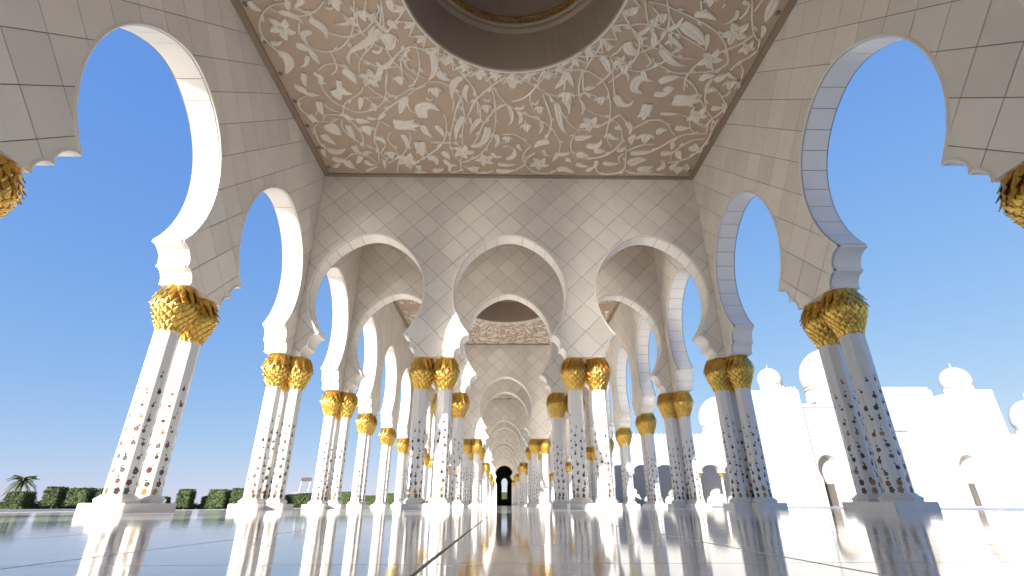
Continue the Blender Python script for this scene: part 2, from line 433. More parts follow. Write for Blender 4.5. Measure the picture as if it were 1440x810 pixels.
ROWS = [(.02+.085*i, 1, .125, .095+.007*i, .018+.002*i, 13) for i in range(6)]+[(.66, -1, .13, .12, .03, 14), (.80, -1, .22, .125, .050, 14), (.91, -1, .23, .13, .055, 13), (1.0, -1, .20, .13, .045, 12)]
BIG = 7                                     # rows from here on are fronds large enough to pick out one by one
leaf_meshes = [leaf_mesh(r[1], r[2], r[3], r[4]).mesh('leaf', 'gold', True) for r in ROWS]
LEAVES = []
rl = random.Random(3)
for ri, (t, up, ln, wd, lift, n) in enumerate(ROWS):
    t2 = min(1, max(0, t+up*ln*.8/CH)); r0 = capital_profile(t); r1 = capital_profile(t2)
    ang = math.atan2(r1-r0, ln*.8)*1
    for i in range(n):
        a = 2*math.pi*(i+.5*(ri % 2))/n+rl.uniform(-.02, .02)
        LEAVES.append((ri, Matrix.Translation((0, 0, t*CH+rl.uniform(-.004, .004))) @ Matrix.Rotation(a, 4, 'Z') @ Matrix.Translation((r0, 0, 0)) @ Matrix.Rotation(ang*up, 4, 'Y') @ Matrix.Rotation(rl.uniform(-.05, .05), 4, 'X')))
b = MB(); b.lathe([(capital_profile(i/14)-.008, CH*i/14) for i in range(15)], 24); cap_core = b.mesh('capital', 'gold', True)
def leaf_join(rows, name):
    b = MB()
    for ri, mtx in LEAVES:
        if ri in rows: m = leaf_meshes[ri]; b.add([mtx @ v.co for v in m.vertices], [tuple(p.vertices) for p in m.polygons])
    return b.mesh(name, 'gold', True)
cap_leaves = leaf_join(range(20), 'leaves'); cap_scales = leaf_join(range(BIG), 'scales')
def base_prof(): return [(.30, 0), (.30, .03), (.312, .05), (.30, .075), (.27, .085), (.265, .10), (.245, .11), (.24, .125), (.215, .135)]
PH = .15
b = MB(); b.lathe([(octa(r), z) for r, z in base_prof()], 8, rot=0); base_me = b.mesh('base', 'plinth')
b = MB()
def shaft_ring(r, z):
    out = []                                             # octagon with narrow rounded arrises
    for i in range(8):
        a = 2*math.pi*i/8
        for d in (-.035, .035): out.append((octa(r)*.993*math.cos(a+d), octa(r)*.993*math.sin(a+d), z))
    return out
rings = [shaft_ring(.212, .13), shaft_ring(.206, 1.2), shaft_ring(.203, ZCB-PH-.05), shaft_ring(.203, ZCB-PH+.02)]
vs = sum(rings, []); fs = [(j*16+i, j*16+(i+1) % 16, (j+1)*16+(i+1) % 16, (j+1)*16+i) for j in range(3) for i in range(16)]
b.add(vs, fs); shaft_me = b.mesh('shaft', 'marble')
# inlaid flowers climbing every facet
def inlay(seed):
    rr = random.Random(seed); b = MB()
    for f in range(8):
        a = 2*math.pi*f/8+math.pi/8; ca, sa = math.cos(a), math.sin(a)
        def P(x, z, d=.0025):
            r = .212-.006*min(1, (z-.13)/1.07)+d; return (r*ca-x*sa, r*sa+x*ca, z)
        def blob(x, z, rad, n, col, wob=.35, ph=0, el=1, rot=0, d=.0025):
            pts = []
            for i in range(n):
                t = 2*math.pi*i/n; q = rad*(1+wob*math.cos(5*t+ph)) if n > 8 else rad
                px, pz = q*math.cos(t), q*math.sin(t)*el
                pts.append(P(x+px*math.cos(rot)-pz*math.sin(rot), z+px*math.sin(rot)+pz*math.cos(rot), d))
            b.add(pts, [tuple(range(n))], col)
        top = rr.uniform(1.95, 2.4); ph = rr.uniform(0, 6.28); wv = rr.uniform(4.2, 5.4); n = 30; z0 = .17
        sx = lambda z: .034*math.sin(ph+wv*z)*(1-.3*z/top)
        st = [(sx(z0+(top-z0)*i/n), z0+(top-z0)*i/n) for i in range(n+1)]
        for i in range(n):
            (xa, za), (xb, zb) = st[i], st[i+1]; w = .0026*(1-.6*i/n)
            b.add([P(xa-w, za, .0018), P(xa+w, za, .0018), P(xb+w, zb, .0018), P(xb-w, zb, .0018)], [(0, 1, 2, 3)], 'in_green')
        blob(sx(z0), z0+.02, .048, 12, rr.choice(['in_green', 'in_ink', 'in_orange']), .22, 0, 1.2)
        z = .27+rr.uniform(0, .08); side = rr.choice((-1, 1))
        while z < top:
            k = 1-.4*(z/top); x = sx(z)*.7+side*rr.uniform(.006, .024)
            col = rr.choice(['in_red', 'in_orange', 'in_blue', 'in_ink', 'in_ink', 'in_red', 'in_blue'])
            rad = rr.uniform(.036, .056)*k
            blob(x, z, rad, 16, col, .11, rr.uniform(0, 6), rr.uniform(.85, 1.25))
            blob(x, z, rad*.33, 6, rr.choice(['in_orange', 'in_ink']), d=.004)
            for q in range(rr.choice((1, 2, 2))):
                zl = z+rr.uniform(.04, .09); t = rr.choice((-1, 1))*rr.uniform(.5, 1.1); blob(sx(zl)-.016*math.sin(t), zl, .0095*k+.003, 7, rr.choice(['in_green', 'in_green', 'in_ink']), el=2.6, rot=t)
            side = -side; z += rr.uniform(.15, .25)*(1+.5*(z/top)**2)
    return b.mesh('inlay')
inlays = [inlay(s) for s in (11, 12, 13, 14)]
simple = []
for im in inlays[:2]:
    b = MB()
    for me, off, m in ((base_me, PH, 'plinth'), (shaft_me, PH, 'marble'), (cap_core, ZCB, 'gold'), (cap_leaves, ZCB, 'gold')):
        b.add([v.co+Vector((0, 0, off)) for v in me.vertices], [tuple(p.vertices) for p in me.polygons], m)
    for p in im.polygons:
        b.add([im.vertices[i].co+Vector((0, 0, PH)) for i in p.vertices], [tuple(range(len(p.vertices)))], im.materials[p.material_index])
    simple.append(b.mesh('column'))
rc = random.Random(8)
GC = 'gold-capped inlaid marble columns of the colonnade'
def column(x, y, label, level):
    """level 2: every gilded leaf is a sub-part; 1: leaves joined; 0: too small to show parts"""
    rz = rc.randrange(8)*math.pi/4
    if level == 0:
        o = ob('column', rc.choice(simple), None, (x, y, 0), rz); return tag(o, label, 'column', GC)
    o = ob('column', None, None, (x, y, 0)); o.empty_display_size = .2; tag(o, label, 'column', GC)
    ob('base', base_me, o, (0, 0, PH))
    s = ob('shaft', shaft_me, o, (0, 0, PH), rz); tag(ob('inlay', rc.choice(inlays), s), kind='stuff')
    c = ob('capital', cap_core, o, (0, 0, ZCB), rc.uniform(0, 6))
    if level == 2:
        tag(ob('scales', cap_scales, c), kind='stuff')
        for ri, mtx in LEAVES:
            if ri < BIG: continue
            l = ob('leaf', leaf_meshes[ri], c); l.matrix_local = mtx
    else: tag(ob('leaves', cap_leaves, c), kind='stuff')
    return o
def plinth(x, y, rects, label):
    """low stepped block; rects (x0, x1, y0, y1) meet edge to edge"""
    b = MB()
    bmx = bmesh.new()
    P = rects; n = len(P)
    if isinstance(P[0], tuple):
        lo = [bmx.verts.new((px, py, 0)) for px, py in P]; bmx.faces.new(lo)
        ex = bmesh.ops.extrude_face_region(bmx, geom=bmx.faces[:]); bmesh.ops.translate(bmx, vec=(0, 0, PH), verts=[v for v in ex['geom'] if isinstance(v, bmesh.types.BMVert)])
        bmesh.ops.recalc_face_normals(bmx, faces=bmx.faces[:])
        bmesh.ops.bevel(bmx, geom=[e for e in bmx.edges if e.verts[0].co.z > .1 or e.verts[1].co.z > .1], offset=.012, segments=2, affect='EDGES')
    me = bpy.data.meshes.new('column_plinth'); bmx.to_mesh(me); bmx.free(); me.materials.append(M['plinth'])
    return tag(ob('column_plinth', me, None, (x, y, 0)), label, 'plinth', 'low marble plinths under the columns')
def rect(hx, hy): return [(-hx, -hy), (hx, -hy), (hx, hy), (-hx, hy)]
def wall_phrase(idx):
    return 'the cross wall overhead' if idx == 0 else f'the {ORD[-idx]} rear wall' if idx < 0 else f'the {ORD[idx]} cross wall'
for k in KS:
    for odd in (0, 1):
        if odd and k not in TO: continue
        y = TO[k] if odd else TE[k]; idx = 2*k+odd
        lev = 1 if 1 <= idx <= 3 else 0
        for s in (-1, 1):
            side = 'left' if s < 0 else 'right'
            for d, w in ((-.345, 'aisle-side'), (.345, 'outer')):
                column(s*(IP+d), y, f'{w} column of the inner pair under {wall_phrase(idx)}, {side} of the aisle', lev)
            plinth(s*IP, y, rect(.68, .36), f'white plinth of the inner column pair under {wall_phrase(idx)}, {side} side')
            yn, yf = y-.32, y+.32
            if k < 0 and s < 0: continue
            column(s*XC, yn, f'near column of the corner cluster where {wall_phrase(idx)} meets the {side} arcade', lev)
            column(s*XC, yf, f'far column of the corner cluster where {wall_phrase(idx)} meets the {side} arcade', lev)
            column(s*6.28, y, f'aisle-side column of the corner cluster where {wall_phrase(idx)} meets the {side} arcade', lev)
            if k < 0 and s < 0: continue
            a, c, d2 = yn-y-.42, yf-y+.42, .36
            P = [(XC+.38, a), (XC+.38, c), (6.37, c), (6.37, d2), (5.9, d2), (5.9, -d2), (6.37, -d2), (6.37, a)]
            P = [(px*s, py) for px, py in P]
            plinth(0, y, P if s > 0 else P[::-1], f'plinth of the corner cluster where {wall_phrase(idx)} meets the {side} arcade')
    for n, yy in enumerate((4.907, 9.645)):
        y = TE[k]+yy; lev = 2 if k == 0 else 1 if k == 1 else 0
        for s in (-1, 1):
            side = 'left' if s < 0 else 'right'
            if k < 0 and s < 0: continue
            wh = f'the {("nearer", "farther")[n]} middle pier of the {side} arcade, ' + (f'{ORD[k+1]} domed bay' if k >= 0 else 'behind the camera')
            for d, w in ((-.355, 'near'), (.355, 'far')): column(s*XC, y+d, f'{w} column on {wh}', lev)
            plinth(s*XC, y, rect(.38, .70), f'low plinth under {wh}')

# ---- ceilings with plaster relief, drum and dome
FLORAL = '''
V -526,760 -546,762 -564,769 -583,783 -600,802 -612,826 -615,848 -608,867 -598,887 -589,900
V -563,772 -547,783 -522,787 -500,791 -476,785 -453,772 -437,756 -435,751
V -502,771 -486,782 -477,788 -473,806
L 20 -484,800 -465,814 -456,830 -460,853
L 15 -547,783 -525,787 -508,799 -501,814
L 16 -605,756 -601,770 -585,781
V -509,806 -517,824 -523,840
F 30 -559,825 20
L 14 -602,866 -587,867 -572,859
L 25 -597,897 -582,904 -582,928 -604,962
L 16 -490,835 -510,837 -516,853 -510,872
V -515,862 -507,879 -484,888 -461,888 -432,876 -408,854 -391,829 -378,801 -365,749
L 11 -379,792 -398,809 -431,811
L 21 -542,871 -526,877 -506,885
L 17 -512,886 -508,906 -502,929
L 12 -525,903 -539,928 -561,939
V -463,890 -460,912 -461,934 -470,952 -485,962
V -514,949 -493,931 -464,925 -446,932 -427,951 -414,970
L 15 -528,957 -515,972 -522,991 -501,987
V -522,991 -522,1019
L 23 -450,948 -436,959 -423,991
L 16 -469,981 -473,1002 -456,1020
F 32 -382,973 60
V -407,955 -399,925 -384,900 -357,873 -337,846 -318,806 -303,748
V -303,748 -308,791 -313,833
V -391,841 -414,845 -435,840 -450,834
V -391,841 -362,828 -335,803 -311,771
B 21 -311,856 0
L 11 -357,885 -341,888 -325,869
L 19 -325,824 -345,847 -375,867 -409,887 -433,915
L 7 -419,901 -424,919 -420,931
L 14 -354,919 -343,935 -322,924 -300,899
V -328,935 -341,976 -351,1016
B 14 -354,789 0
V -348,777 -337,749
B 15 -408,763 0
L 8 -435,769 -424,771 -414,764
L 14 -516,752 -521,766 -524,780
L 13 -479,751 -497,763 -509,774
L 19 -299,800 -285,814 -279,823
L 17 -285,748 -282,770 -270,776
L 17 -555,959 -563,980 -567,1004
L 17 -598,1004 -581,1008 -567,1022
V -541,1033 -574,1036 -596,1044 -612,1066 -611,1092 -598,1113 -589,1133 -570,1138 -535,1135 -507,1120
L 18 -591,1005 -576,1023 -574,1036
L 17 -572,1031 -553,1031 -539,1035
V -523,998 -518,1030 -505,1060 -487,1075
L 28 -495,1014 -489,1030 -486,1051
L 20 -478,1001 -468,1021 -443,1027
V -409,996 -416,1016 -440,1035 -473,1059 -487,1081 -495,1113 -476,1141 -465,1175 -462,1205 -473,1248
V -487,1075 -474,1086 -447,1096 -416,1091 -394,1082 -369,1058 -355,1032 -345,995
L 15 -424,1039 -433,1063 -442,1089
V -397,998 -382,1018 -361,1038 -343,1059
V -418,1037 -383,1037 -338,1036 -304,1023 -271,994
V -236,993 -274,1014 -304,1039 -337,1063 -369,1091 -395,1116
L 22 -301,1039 -313,1065 -329,1103
V -292,1035 -299,1069 -293,1089 -277,1096
V -416,1039 -400,1054 -396,1075
L 18 -397,1062 -396,1075 -397,1093
L 19 -549,1056 -556,1087 -554,1114
V -577,1110 -558,1083
V -533,1060 -534,1078 -515,1093 -497,1097
L 20 -597,1108 -590,1126 -577,1138
V -562,1133 -547,1109 -500,1106
L 42 -555,1147 -543,1171 -528,1196
V -599,1167 -606,1203 -603,1245 -584,1266
V -579,1143 -599,1162 -611,1192
V -505,1123 -513,1161 -502,1196 -472,1232 -441,1253 -420,1286 -408,1321
L 14 -491,1106 -480,1120 -465,1127
L 19 -496,1151 -494,1180 -488,1211
L 21 -464,1134 -443,1131 -424,1138
L 14 -428,1119 -406,1121 -393,1121
L 14 -371,1100 -388,1116 -397,1130
B 21 -440,1174 0
V -395,1130 -416,1174 -429,1215 -428,1258 -440,1327
V -392,1130 -364,1158
Y 44 -323,1146 0
V -367,1173 -383,1199 -384,1225 -372,1252 -367,1285
V -311,1172 -316,1213 -336,1257 -366,1297 -410,1327
L 17 -338,1188 -329,1219 -335,1251
L 24 -585,1192 -575,1215 -557,1238
L 24 -591,1264 -565,1274 -532,1257
L 15 -606,1261 -610,1283 -608,1301
L 18 -424,1210 -406,1210 -398,1236
V -398,1236 -421,1275
B 19 -392,1288 0
Y 39 -289,1248 90
L 20 -268,1147 -261,1177 -243,1202
L 17 -228,1151 -216,1171
L 35 -262,1116 -261,1078 -234,1068 -209,1090
F 37 -344,1314 10
L 18 -504,1243 -497,1270 -482,1281
L 12 -482,1281 -465,1273 -447,1275
V -544,1305 -515,1282 -483,1287 -461,1304 -445,1333
L 25 -590,1306 -570,1317 -546,1311
L 19 -597,1354 -584,1338 -568,1335
V -541,1294 -549,1335 -523,1365
L 28 -548,1317 -543,1341 -529,1359
L 18 -492,1293 -504,1316 -518,1334
L 17 -487,1316 -472,1334 -451,1339
L 13 -496,1375 -474,1358 -448,1345
L 12 -421,1309 -424,1339 -427,1363
L 24 -273,1301 -250,1303 -247,1336
L 19 -312,1337 -310,1361 -307,1375
V -343,1362 -313,1319 -280,1301
V -389,1375 -375,1326 -357,1291
V -338,936 -321,922 -300,899 -281,882 -259,872 -238,874 -212,884 -192,888 -175,894
V -244,859 -241,882 -241,912 -246,943 -258,972 -277,1000 -303,1023 -330,1035 -355,1037
V -260,875 -276,891 -282,913 -275,935 -255,955 -233,969
L 9 -260,877 -277,894 -279,915 -273,936
V -330,941 -342,986 -358,1047
B 15 -304,979 0
V -285,904 -292,927 -294,967
L 19 -206,887 -203,917 -209,951 -230,981
V -211,884 -197,928 -182,959 -165,974
L 20 -200,948 -183,968 -165,974
P 23 -175,911 0
V -165,886 -151,924 -130,961 -113,988 -100,1026 -98,1097
L 11 -140,914 -123,924 -105,935
P 22 -88,958 0
V -79,932 -64,972 -45,1012 -15,1057
V -1,959 -28,969 -59,997 -90,1029 -112,1059 -124,1094
L 10 -61,948 -42,955 -23,957
L 19 -135,967 -155,980 -166,1011 -169,1043
V -169,1021 -165,1057 -172,1084
V -105,941 -123,958 -138,967
V -230,981 -199,981 -176,992 -154,1017 -141,1050 -140,1098
V -231,984 -260,1003 -288,1026 -317,1046 -365,1084
B 17 -213,1018 0
L 7 -243,1040 -232,1046 -221,1038
L 13 -122,991 -132,1020 -128,1043 -119,1059
V -122,991 -140,1030 -158,1070 -166,1098
V -56,1000 -50,1035 -48,1075
L 7 -81,1042 -65,1045 -58,1028
B 14 -73,1076 0
V -59,1086 -35,1068 -10,1057
V -143,1043 -157,1073 -169,1112 -181,1162 -191,1206 -192,1262 -176,1302 -164,1322
V -143,1043 -139,1080 -140,1120 -150,1175 -154,1233
L 18 -142,1108 -156,1137 -168,1171 -173,1215
V -98,1042 -117,1080 -134,1120
V -95,1049 -92,1087 -94,1127 -110,1153
L 15 -93,1119 -112,1144 -129,1183
L 11 -124,1112 -121,1136 -115,1149
B 14 -73,1079 0
V -17,1058 -43,1079 -66,1107 -88,1148 -102,1192 -120,1233
V -48,1041 -46,1098 -51,1169 -66,1218 -93,1270 -124,1301 -161,1322
L 23 -72,1152 -75,1187 -91,1223 -126,1238
L 16 -47,1182 -41,1213 -51,1246
B 13 -11,1206 0
V -35,1222 -13,1219
V -28,1041 -12,1059 15,1082 50,1101 86,1114
L 13 -11,1063 0,1090 1,1122 -11,1149
L 11 18,1086 29,1109 21,1142
L 10 9,1074 29,1074 37,1060
B 16 47,1154 0
V 39,1117 45,1146
V -29,1184 11,1183 37,1203 63,1234
F 33 -154,1267 0
F 32 -84,1305 30
L 13 -127,1242 -114,1237 -89,1239
V -199,1097 -195,1142 -208,1207 -232,1249 -268,1283 -309,1319 -338,1351
L 17 -230,1148 -216,1167 -209,1198
V -254,1223 -216,1225 -182,1225 -158,1243
L 22 -223,1268 -210,1282 -203,1307
L 15 -222,1307 -205,1333 -179,1338
L 13 -202,1338 -208,1359 -206,1375
L 19 -266,1366 -246,1365 -226,1354
L 4 -329,1375 -311,1374 -288,1375
V -161,1281 -168,1332 -171,1364 -203,1375
V -165,1332 -140,1358 -114,1375 -80,1375 -59,1362
F 20 -123,1353 45
L 14 -62,1270 -48,1289 -25,1287
L 16 -12,1304 10,1284 13,1254 0,1240
V -25,1241 -10,1236 3,1245
L 19 -49,1362 -18,1367 19,1358
L 15 -42,1328 -12,1332 18,1329
V 15,1361 48,1329 56,1293 81,1268
L 13 22,1226 29,1249 42,1259
P 28 1,983 0
V -2,945 22,962 65,994 99,1019 128,1055 152,1093
V 65,994 78,973 93,943 99,934 125,940 148,936 190,934 219,950 244,970 265,1001 278,1039 291,1091
P 20 96,955 0
V 65,994 49,1020 25,1040 0,1049
L 9 41,956 57,948 74,943
L 8 128,924 141,911 156,904
V 144,939 158,916 164,894 191,892 225,890 245,890
V 192,930 203,899 213,875 221,856
L 8 182,882 194,870 206,860
L 18 225,893 242,909 254,932 269,949
V 276,855 267,876 250,893 261,912 269,949
V 269,949 280,991 291,1029 306,1062
L 18 144,942 138,969 117,1000
L 14 144,942 157,968 171,996
V 143,972 144,1003
B 19 153,1031 0
V 185,941 183,980 189,1024 202,1057 210,1092
V 83,1007 120,1025 154,1022 189,1021 202,1011
L 13 201,1002 215,995 231,989
V 230,986 244,970 259,946 274,909
V 187,941 199,1005 221,1030
V 202,1011 229,1020 249,1033
B 15 253,1041 0
V 52,1014 52,1043 60,1073
L 8 56,1053 69,1056 78,1039
B 14 82,1080 0
L 16 125,1052 137,1072 147,1093
V 84,1013 97,1052 111,1094
B 16 295,931 0
V 267,906 289,922
L 6 300,939 311,954 312,969
L 22 292,1023 310,1049 337,1055 346,1038
L 15 279,860 295,878 320,886
P 15 240,866 0
L 6 162,1021 167,1044 179,1058
V 162,1041 171,1093
V 118,1039 141,1076 160,1111 181,1140 201,1156 232,1160
L 18 128,1057 141,1103 156,1153 181,1187
V 181,1187 199,1182
L 14 143,1038 159,1053 167,1072 167,1095
L 10 196,1041 209,1067 205,1098
V 212,1067 235,1086 264,1099 295,1109 320,1129 338,1158 351,1207 341,1239 321,1269 289,1289 253,1290 214,1290
F 31 237,1134 10
V 261,1149 279,1134 301,1111 321,1092
V 280,1036 289,1081 293,1121 295,1167 306,1207 324,1235
V 1,1072 30,1093 66,1109 97,1128 126,1157 145,1192 158,1228 157,1276
L 16 156,1266 148,1291 140,1309
V 95,1039 110,1084 120,1128 118,1170 109,1211
L 23 121,1217 94,1220 74,1244
L 10 90,1124 94,1154 85,1182
L 10 27,1097 30,1121 20,1140
V 67,1234 49,1258 41,1293 49,1329 74,1360 106,1375 140,1373 159,1359
L 12 105,1253 115,1277 134,1282
L 17 150,1276 176,1273 196,1263
V 197,1187 191,1214 196,1251 213,1285
L 23 201,1200 222,1195 255,1184
L 23 243,1229 267,1236 283,1222 286,1203
L 22 270,1255 289,1255 308,1254
L 23 216,1280 234,1275 258,1282
F 32 98,1323 15
L 24 162,1359 185,1350 222,1371
L 17 182,1298 192,1301 204,1316
L 19 221,1321 243,1331 263,1333
V 288,1304 292,1346 311,1373 340,1375 372,1369 390,1344 382,1292 372,1239
L 14 263,1362 276,1346 287,1335
L 14 288,1304 289,1325 285,1341
L 17 311,1317 335,1321 364,1318
L 18 299,1176 321,1194 341,1198
L 13 315,1150 327,1150 343,1154
V 318,1092 342,1120 362,1145
L 15 346,1124 364,1149 368,1179
V 366,1158 385,1140 410,1119
L 20 390,1183 378,1197 386,1225
B 21 422,1196 0
V 379,1253 398,1238 423,1224 457,1221
L 17 344,1254 359,1249 371,1234
L 20 392,1265 430,1262 466,1252
L 36 399,1323 424,1302 455,1296
V 367,1313 358,1288 370,1268
V 396,1355 424,1371 458,1370 495,1353
L 19 437,1354 455,1343 476,1348
Y 34 392,1076 90
V 306,742 342,748 379,762 419,778 458,796 495,818 527,848 548,881 559,909 539,928 512,935 438,940 396,923 356,898 318,858 296,826 283,808
V 270,809 295,798 328,801 365,812 399,824 422,833 457,851 486,869
V 298,738 311,774 327,807 349,835 384,867 421,890 467,895
V 348,737 365,773 386,800 408,824
L 28 401,797 425,811 454,830 485,859
L 11 474,823 482,845 486,869
L 19 372,870 399,894 429,913 457,916
V 316,858 345,861 374,870
F 29 510,896 0
F 31 541,819 20
F 20 589,860 0
V 502,795 518,789 524,771
L 9 519,759 524,777 507,795
V 534,781 543,765 540,742
V 542,734 569,791 590,824 608,840
V 565,733 560,761
L 23 596,733 596,758 599,789
L 11 595,799 606,808 610,833
V 607,830 617,863 608,887 587,905 577,931
V 587,824 565,851 524,875
V 489,900 475,925 467,955 477,1002
V 587,905 609,926 618,960 616,992
L 10 381,822 390,840 397,862
L 12 388,834 408,850 432,868
L 9 393,840 384,847 377,854
B 13 352,784 0
V 320,754 347,780
L 17 423,774 449,771 482,786
L 9 441,758 446,763 452,766
B 12 448,741 0
L 21 400,974 419,960 450,952
V 450,952 480,966 509,994
L 20 511,966 518,950 545,948
L 20 549,967 562,954 573,942
L 11 571,938 593,953 610,957
B 16 597,980 0
V 522,913 532,939
V 534,1001 533,973 539,958
L 19 423,1003 435,991 448,993
L 19 282,849 296,872 325,885
V 345,892 359,909 351,923
L 19 278,755 279,769 278,775
V 485,743 482,754
L 11 522,737 533,742 539,739
L 12 307,835 319,838 332,833
V 425,736 436,761
L 26 356,959 338,968 339,998 367,1012
L 20 397,1014 423,1014 447,994
Y 45 489,1035 0
L 12 436,1088 467,1088 496,1087
V 496,1087 532,1107 561,1127 589,1142
F 30 549,1094 0
V 467,961 504,990 526,1021 566,1072 598,1106 614,1158
V 541,956 538,990 545,1025 562,1062
L 17 541,1007 553,994 574,1002
V 574,1002 601,1033 617,1056 611,1086 594,1116 603,1169
V 606,997 603,1015 588,1020
L 19 578,1064 595,1064 611,1059
L 15 608,1043 616,1061 615,1076
L 20 457,1176 459,1157 480,1154
L 20 499,1146 524,1148 545,1145
V 399,1119 438,1113 469,1128 493,1160 512,1181
V 388,1258 448,1257 481,1233 510,1198 541,1175 603,1169
V 534,1299 528,1268 544,1232 570,1202 608,1191
L 22 491,1266 518,1262 534,1250
L 15 509,1209 519,1226 516,1244
L 19 542,1250 556,1280 573,1292
V 526,1312 557,1305 587,1286 608,1255 620,1202 616,1142 616,1105
L 29 582,1249 592,1231 589,1214
L 26 604,1255 610,1248 615,1231
L 16 504,1352 519,1332 511,1306 493,1300
L 28 438,1349 460,1346 486,1332
B 19 576,1351 0
L 17 548,1344 557,1318 567,1311
V 394,1354 436,1370 501,1372 538,1375
L 16 590,1317 605,1337 608,1357
V 534,1112 544,1143 569,1169
V 529,1058 527,1082 532,1107
'''
HR = 2.6; HY = 6.85-Y0                       # oculus radius and place in the bay (from the even cross wall)
BY0, BY1 = .3, 14.15
def ceiling_mesh():
    b = MB(); n = 96; z = ZC; x = W
    def sq(a):
        c, s = math.cos(a), math.sin(a); hy = (BY1-HY) if s > 0 else (HY-BY0)
        t = min(x/abs(c) if abs(c) > 1e-6 else 1e9, hy/abs(s) if abs(s) > 1e-6 else 1e9); return (t*c, HY+t*s)
    angs = sorted(set([2*math.pi*i/n for i in range(n)]+[math.atan2(yy-HY, xx) % (2*math.pi) for xx in (-x, x) for yy in (BY0, BY1)]))
    m = len(angs); vs = []
    for a in angs: vs.append((HR*math.cos(a), HY+HR*math.sin(a), z))
    for a in angs: vs.append((*sq(a), z))
    for a in angs: vs.append((HR*math.cos(a), HY+HR*math.sin(a), z+.3))
    for a in angs: vs.append((*sq(a), z+.3))
    fs = []
    for i in range(m):
        j = (i+1) % m; fs += [(i, m+i, m+j, j), (2*m+i, 2*m+j, 3*m+j, 3*m+i), (m+i, 3*m+i, 3*m+j, m+j)]
    b.add(vs, fs); return b.mesh('ceiling', 'tan')
def border_mesh():
    b = MB(); w = .17; h = .055
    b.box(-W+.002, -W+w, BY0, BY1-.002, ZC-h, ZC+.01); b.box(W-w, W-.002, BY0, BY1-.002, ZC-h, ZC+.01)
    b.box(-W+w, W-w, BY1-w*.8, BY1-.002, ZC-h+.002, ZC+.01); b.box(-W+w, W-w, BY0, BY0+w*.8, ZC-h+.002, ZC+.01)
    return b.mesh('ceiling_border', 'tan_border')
def drum_mesh():
    b = MB(); prof = [(HR, 0), (HR-.03, .03), (HR-.03, 1.38), (HR-.10, 1.42), (HR-.16, 1.42), (HR-.16, 1.50), (HR-.22, 1.53), (HR-.22, 1.82), (HR-.16, 1.86), (HR-.16, 1.92)]
    r0 = HR-.2
    for i in range(1, 15):
        a = math.pi/2*i/15; prof.append((r0*math.cos(a), 2.0+r0*math.sin(a)))
    prof += [(.02, 2.0+r0), (.02, 2.2+r0)]
    for i in range(14, -1, -1):
        a = math.pi/2*i/15; prof.append(((r0+.25)*math.cos(a), 2.0+(r0+.25)*math.sin(a)))
    prof += [(r0+.3, 1.9), (r0+.3, .3)]
    b.lathe(prof, 72, cap=False, c=(0, HY, ZC)); return b.mesh('dome_drum', 'drum', False)
def script_mesh():
    """interlaced gilded strokes on the band under the dome"""
    b = MB(); rs = random.Random(21); r = HR-.235
    def S(a, z): return (r*math.cos(a), HY+r*math.sin(a), ZC+z)
    a = 0
    while a < 2*math.pi:
        for q in range(2):
            n = 7; a0 = a+rs.uniform(-.01, .02); z0 = 1.57+rs.uniform(0, .16); pts = []
            amp = rs.uniform(.02, .06); ph = rs.uniform(0, 6); ln = rs.uniform(.04, .11); st = rs.choice((0, 0, 1))
            for i in range(n):
                t = i/(n-1)
                pts.append(S(a0+(ln*t if not st else .012*math.sin(3*t)), (z0+amp*math.sin(ph+4*t)) if not st else 1.57+.2*t))
            b.tube(pts, .014, 4)
        a += .055
    for zz in (1.535, 1.80):
        b.tube([S(2*math.pi*i/72, zz) for i in range(73)], .014, 4)
    return b.mesh('gilded_script', 'gold')
def spl(pts, step=.09):
    """Catmull-Rom through 2-D points"""
    P = [Vector(p) for p in pts]; out = []
    for i in range(len(P)-1):
        p0 = P[max(i-1, 0)]; p1 = P[i]; p2 = P[i+1]; p3 = P[min(i+2, len(P)-1)]; n = max(2, int((p2-p1).length/step))
        for j in range(n):
            t = j/n; out.append(.5*((2*p1)+(p2-p0)*t+(2*p0-5*p1+4*p2-p3)*t*t+(3*p1-p0-3*p2+p3)*t**3))
    out.append(P[-1]); return out
def nrm(P, i):
    d = P[min(i+1, len(P)-1)]-P[max(i-1, 0)]
    d = d.normalized() if d.length > 1e-6 else Vector((1, 0)); return Vector((-d.y, d.x))
def vine(b, pts):
    P = spl(pts); vs = []; w = .025; h = .042; L = len(P)
    for i, p in enumerate(P):
        n = nrm(P, i); k = .75+.25*math.sin(math.pi*i/max(1, L-1))
        for o, z in ((-w, 0), (-w*.8, -h*.7), (-w*.25, -h), (w*.25, -h), (w*.8, -h*.7), (w, 0)): q = p+n*o*k; vs.append((q.x, q.y, ZC+z))
    fs = [(i*6+j, i*6+j+1, (i+1)*6+j+1, (i+1)*6+j) for i in range(L-1) for j in range(5)]
    b.add(vs, fs)
    acc = 0; s = 1                          # small side leaves along the stem
    for i in range(2, L-2):
        acc += (P[i]-P[i-1]).length
        if acc > .62:
            acc = 0; s = -s; n = nrm(P, i)*s; d = Vector((nrm(P, i).y, -nrm(P, i).x))
            leafr(b, [tuple(P[i]), tuple(P[i]+n*.06+d*.09), tuple(P[i]+n*.07+d*.19)], .075, .045)
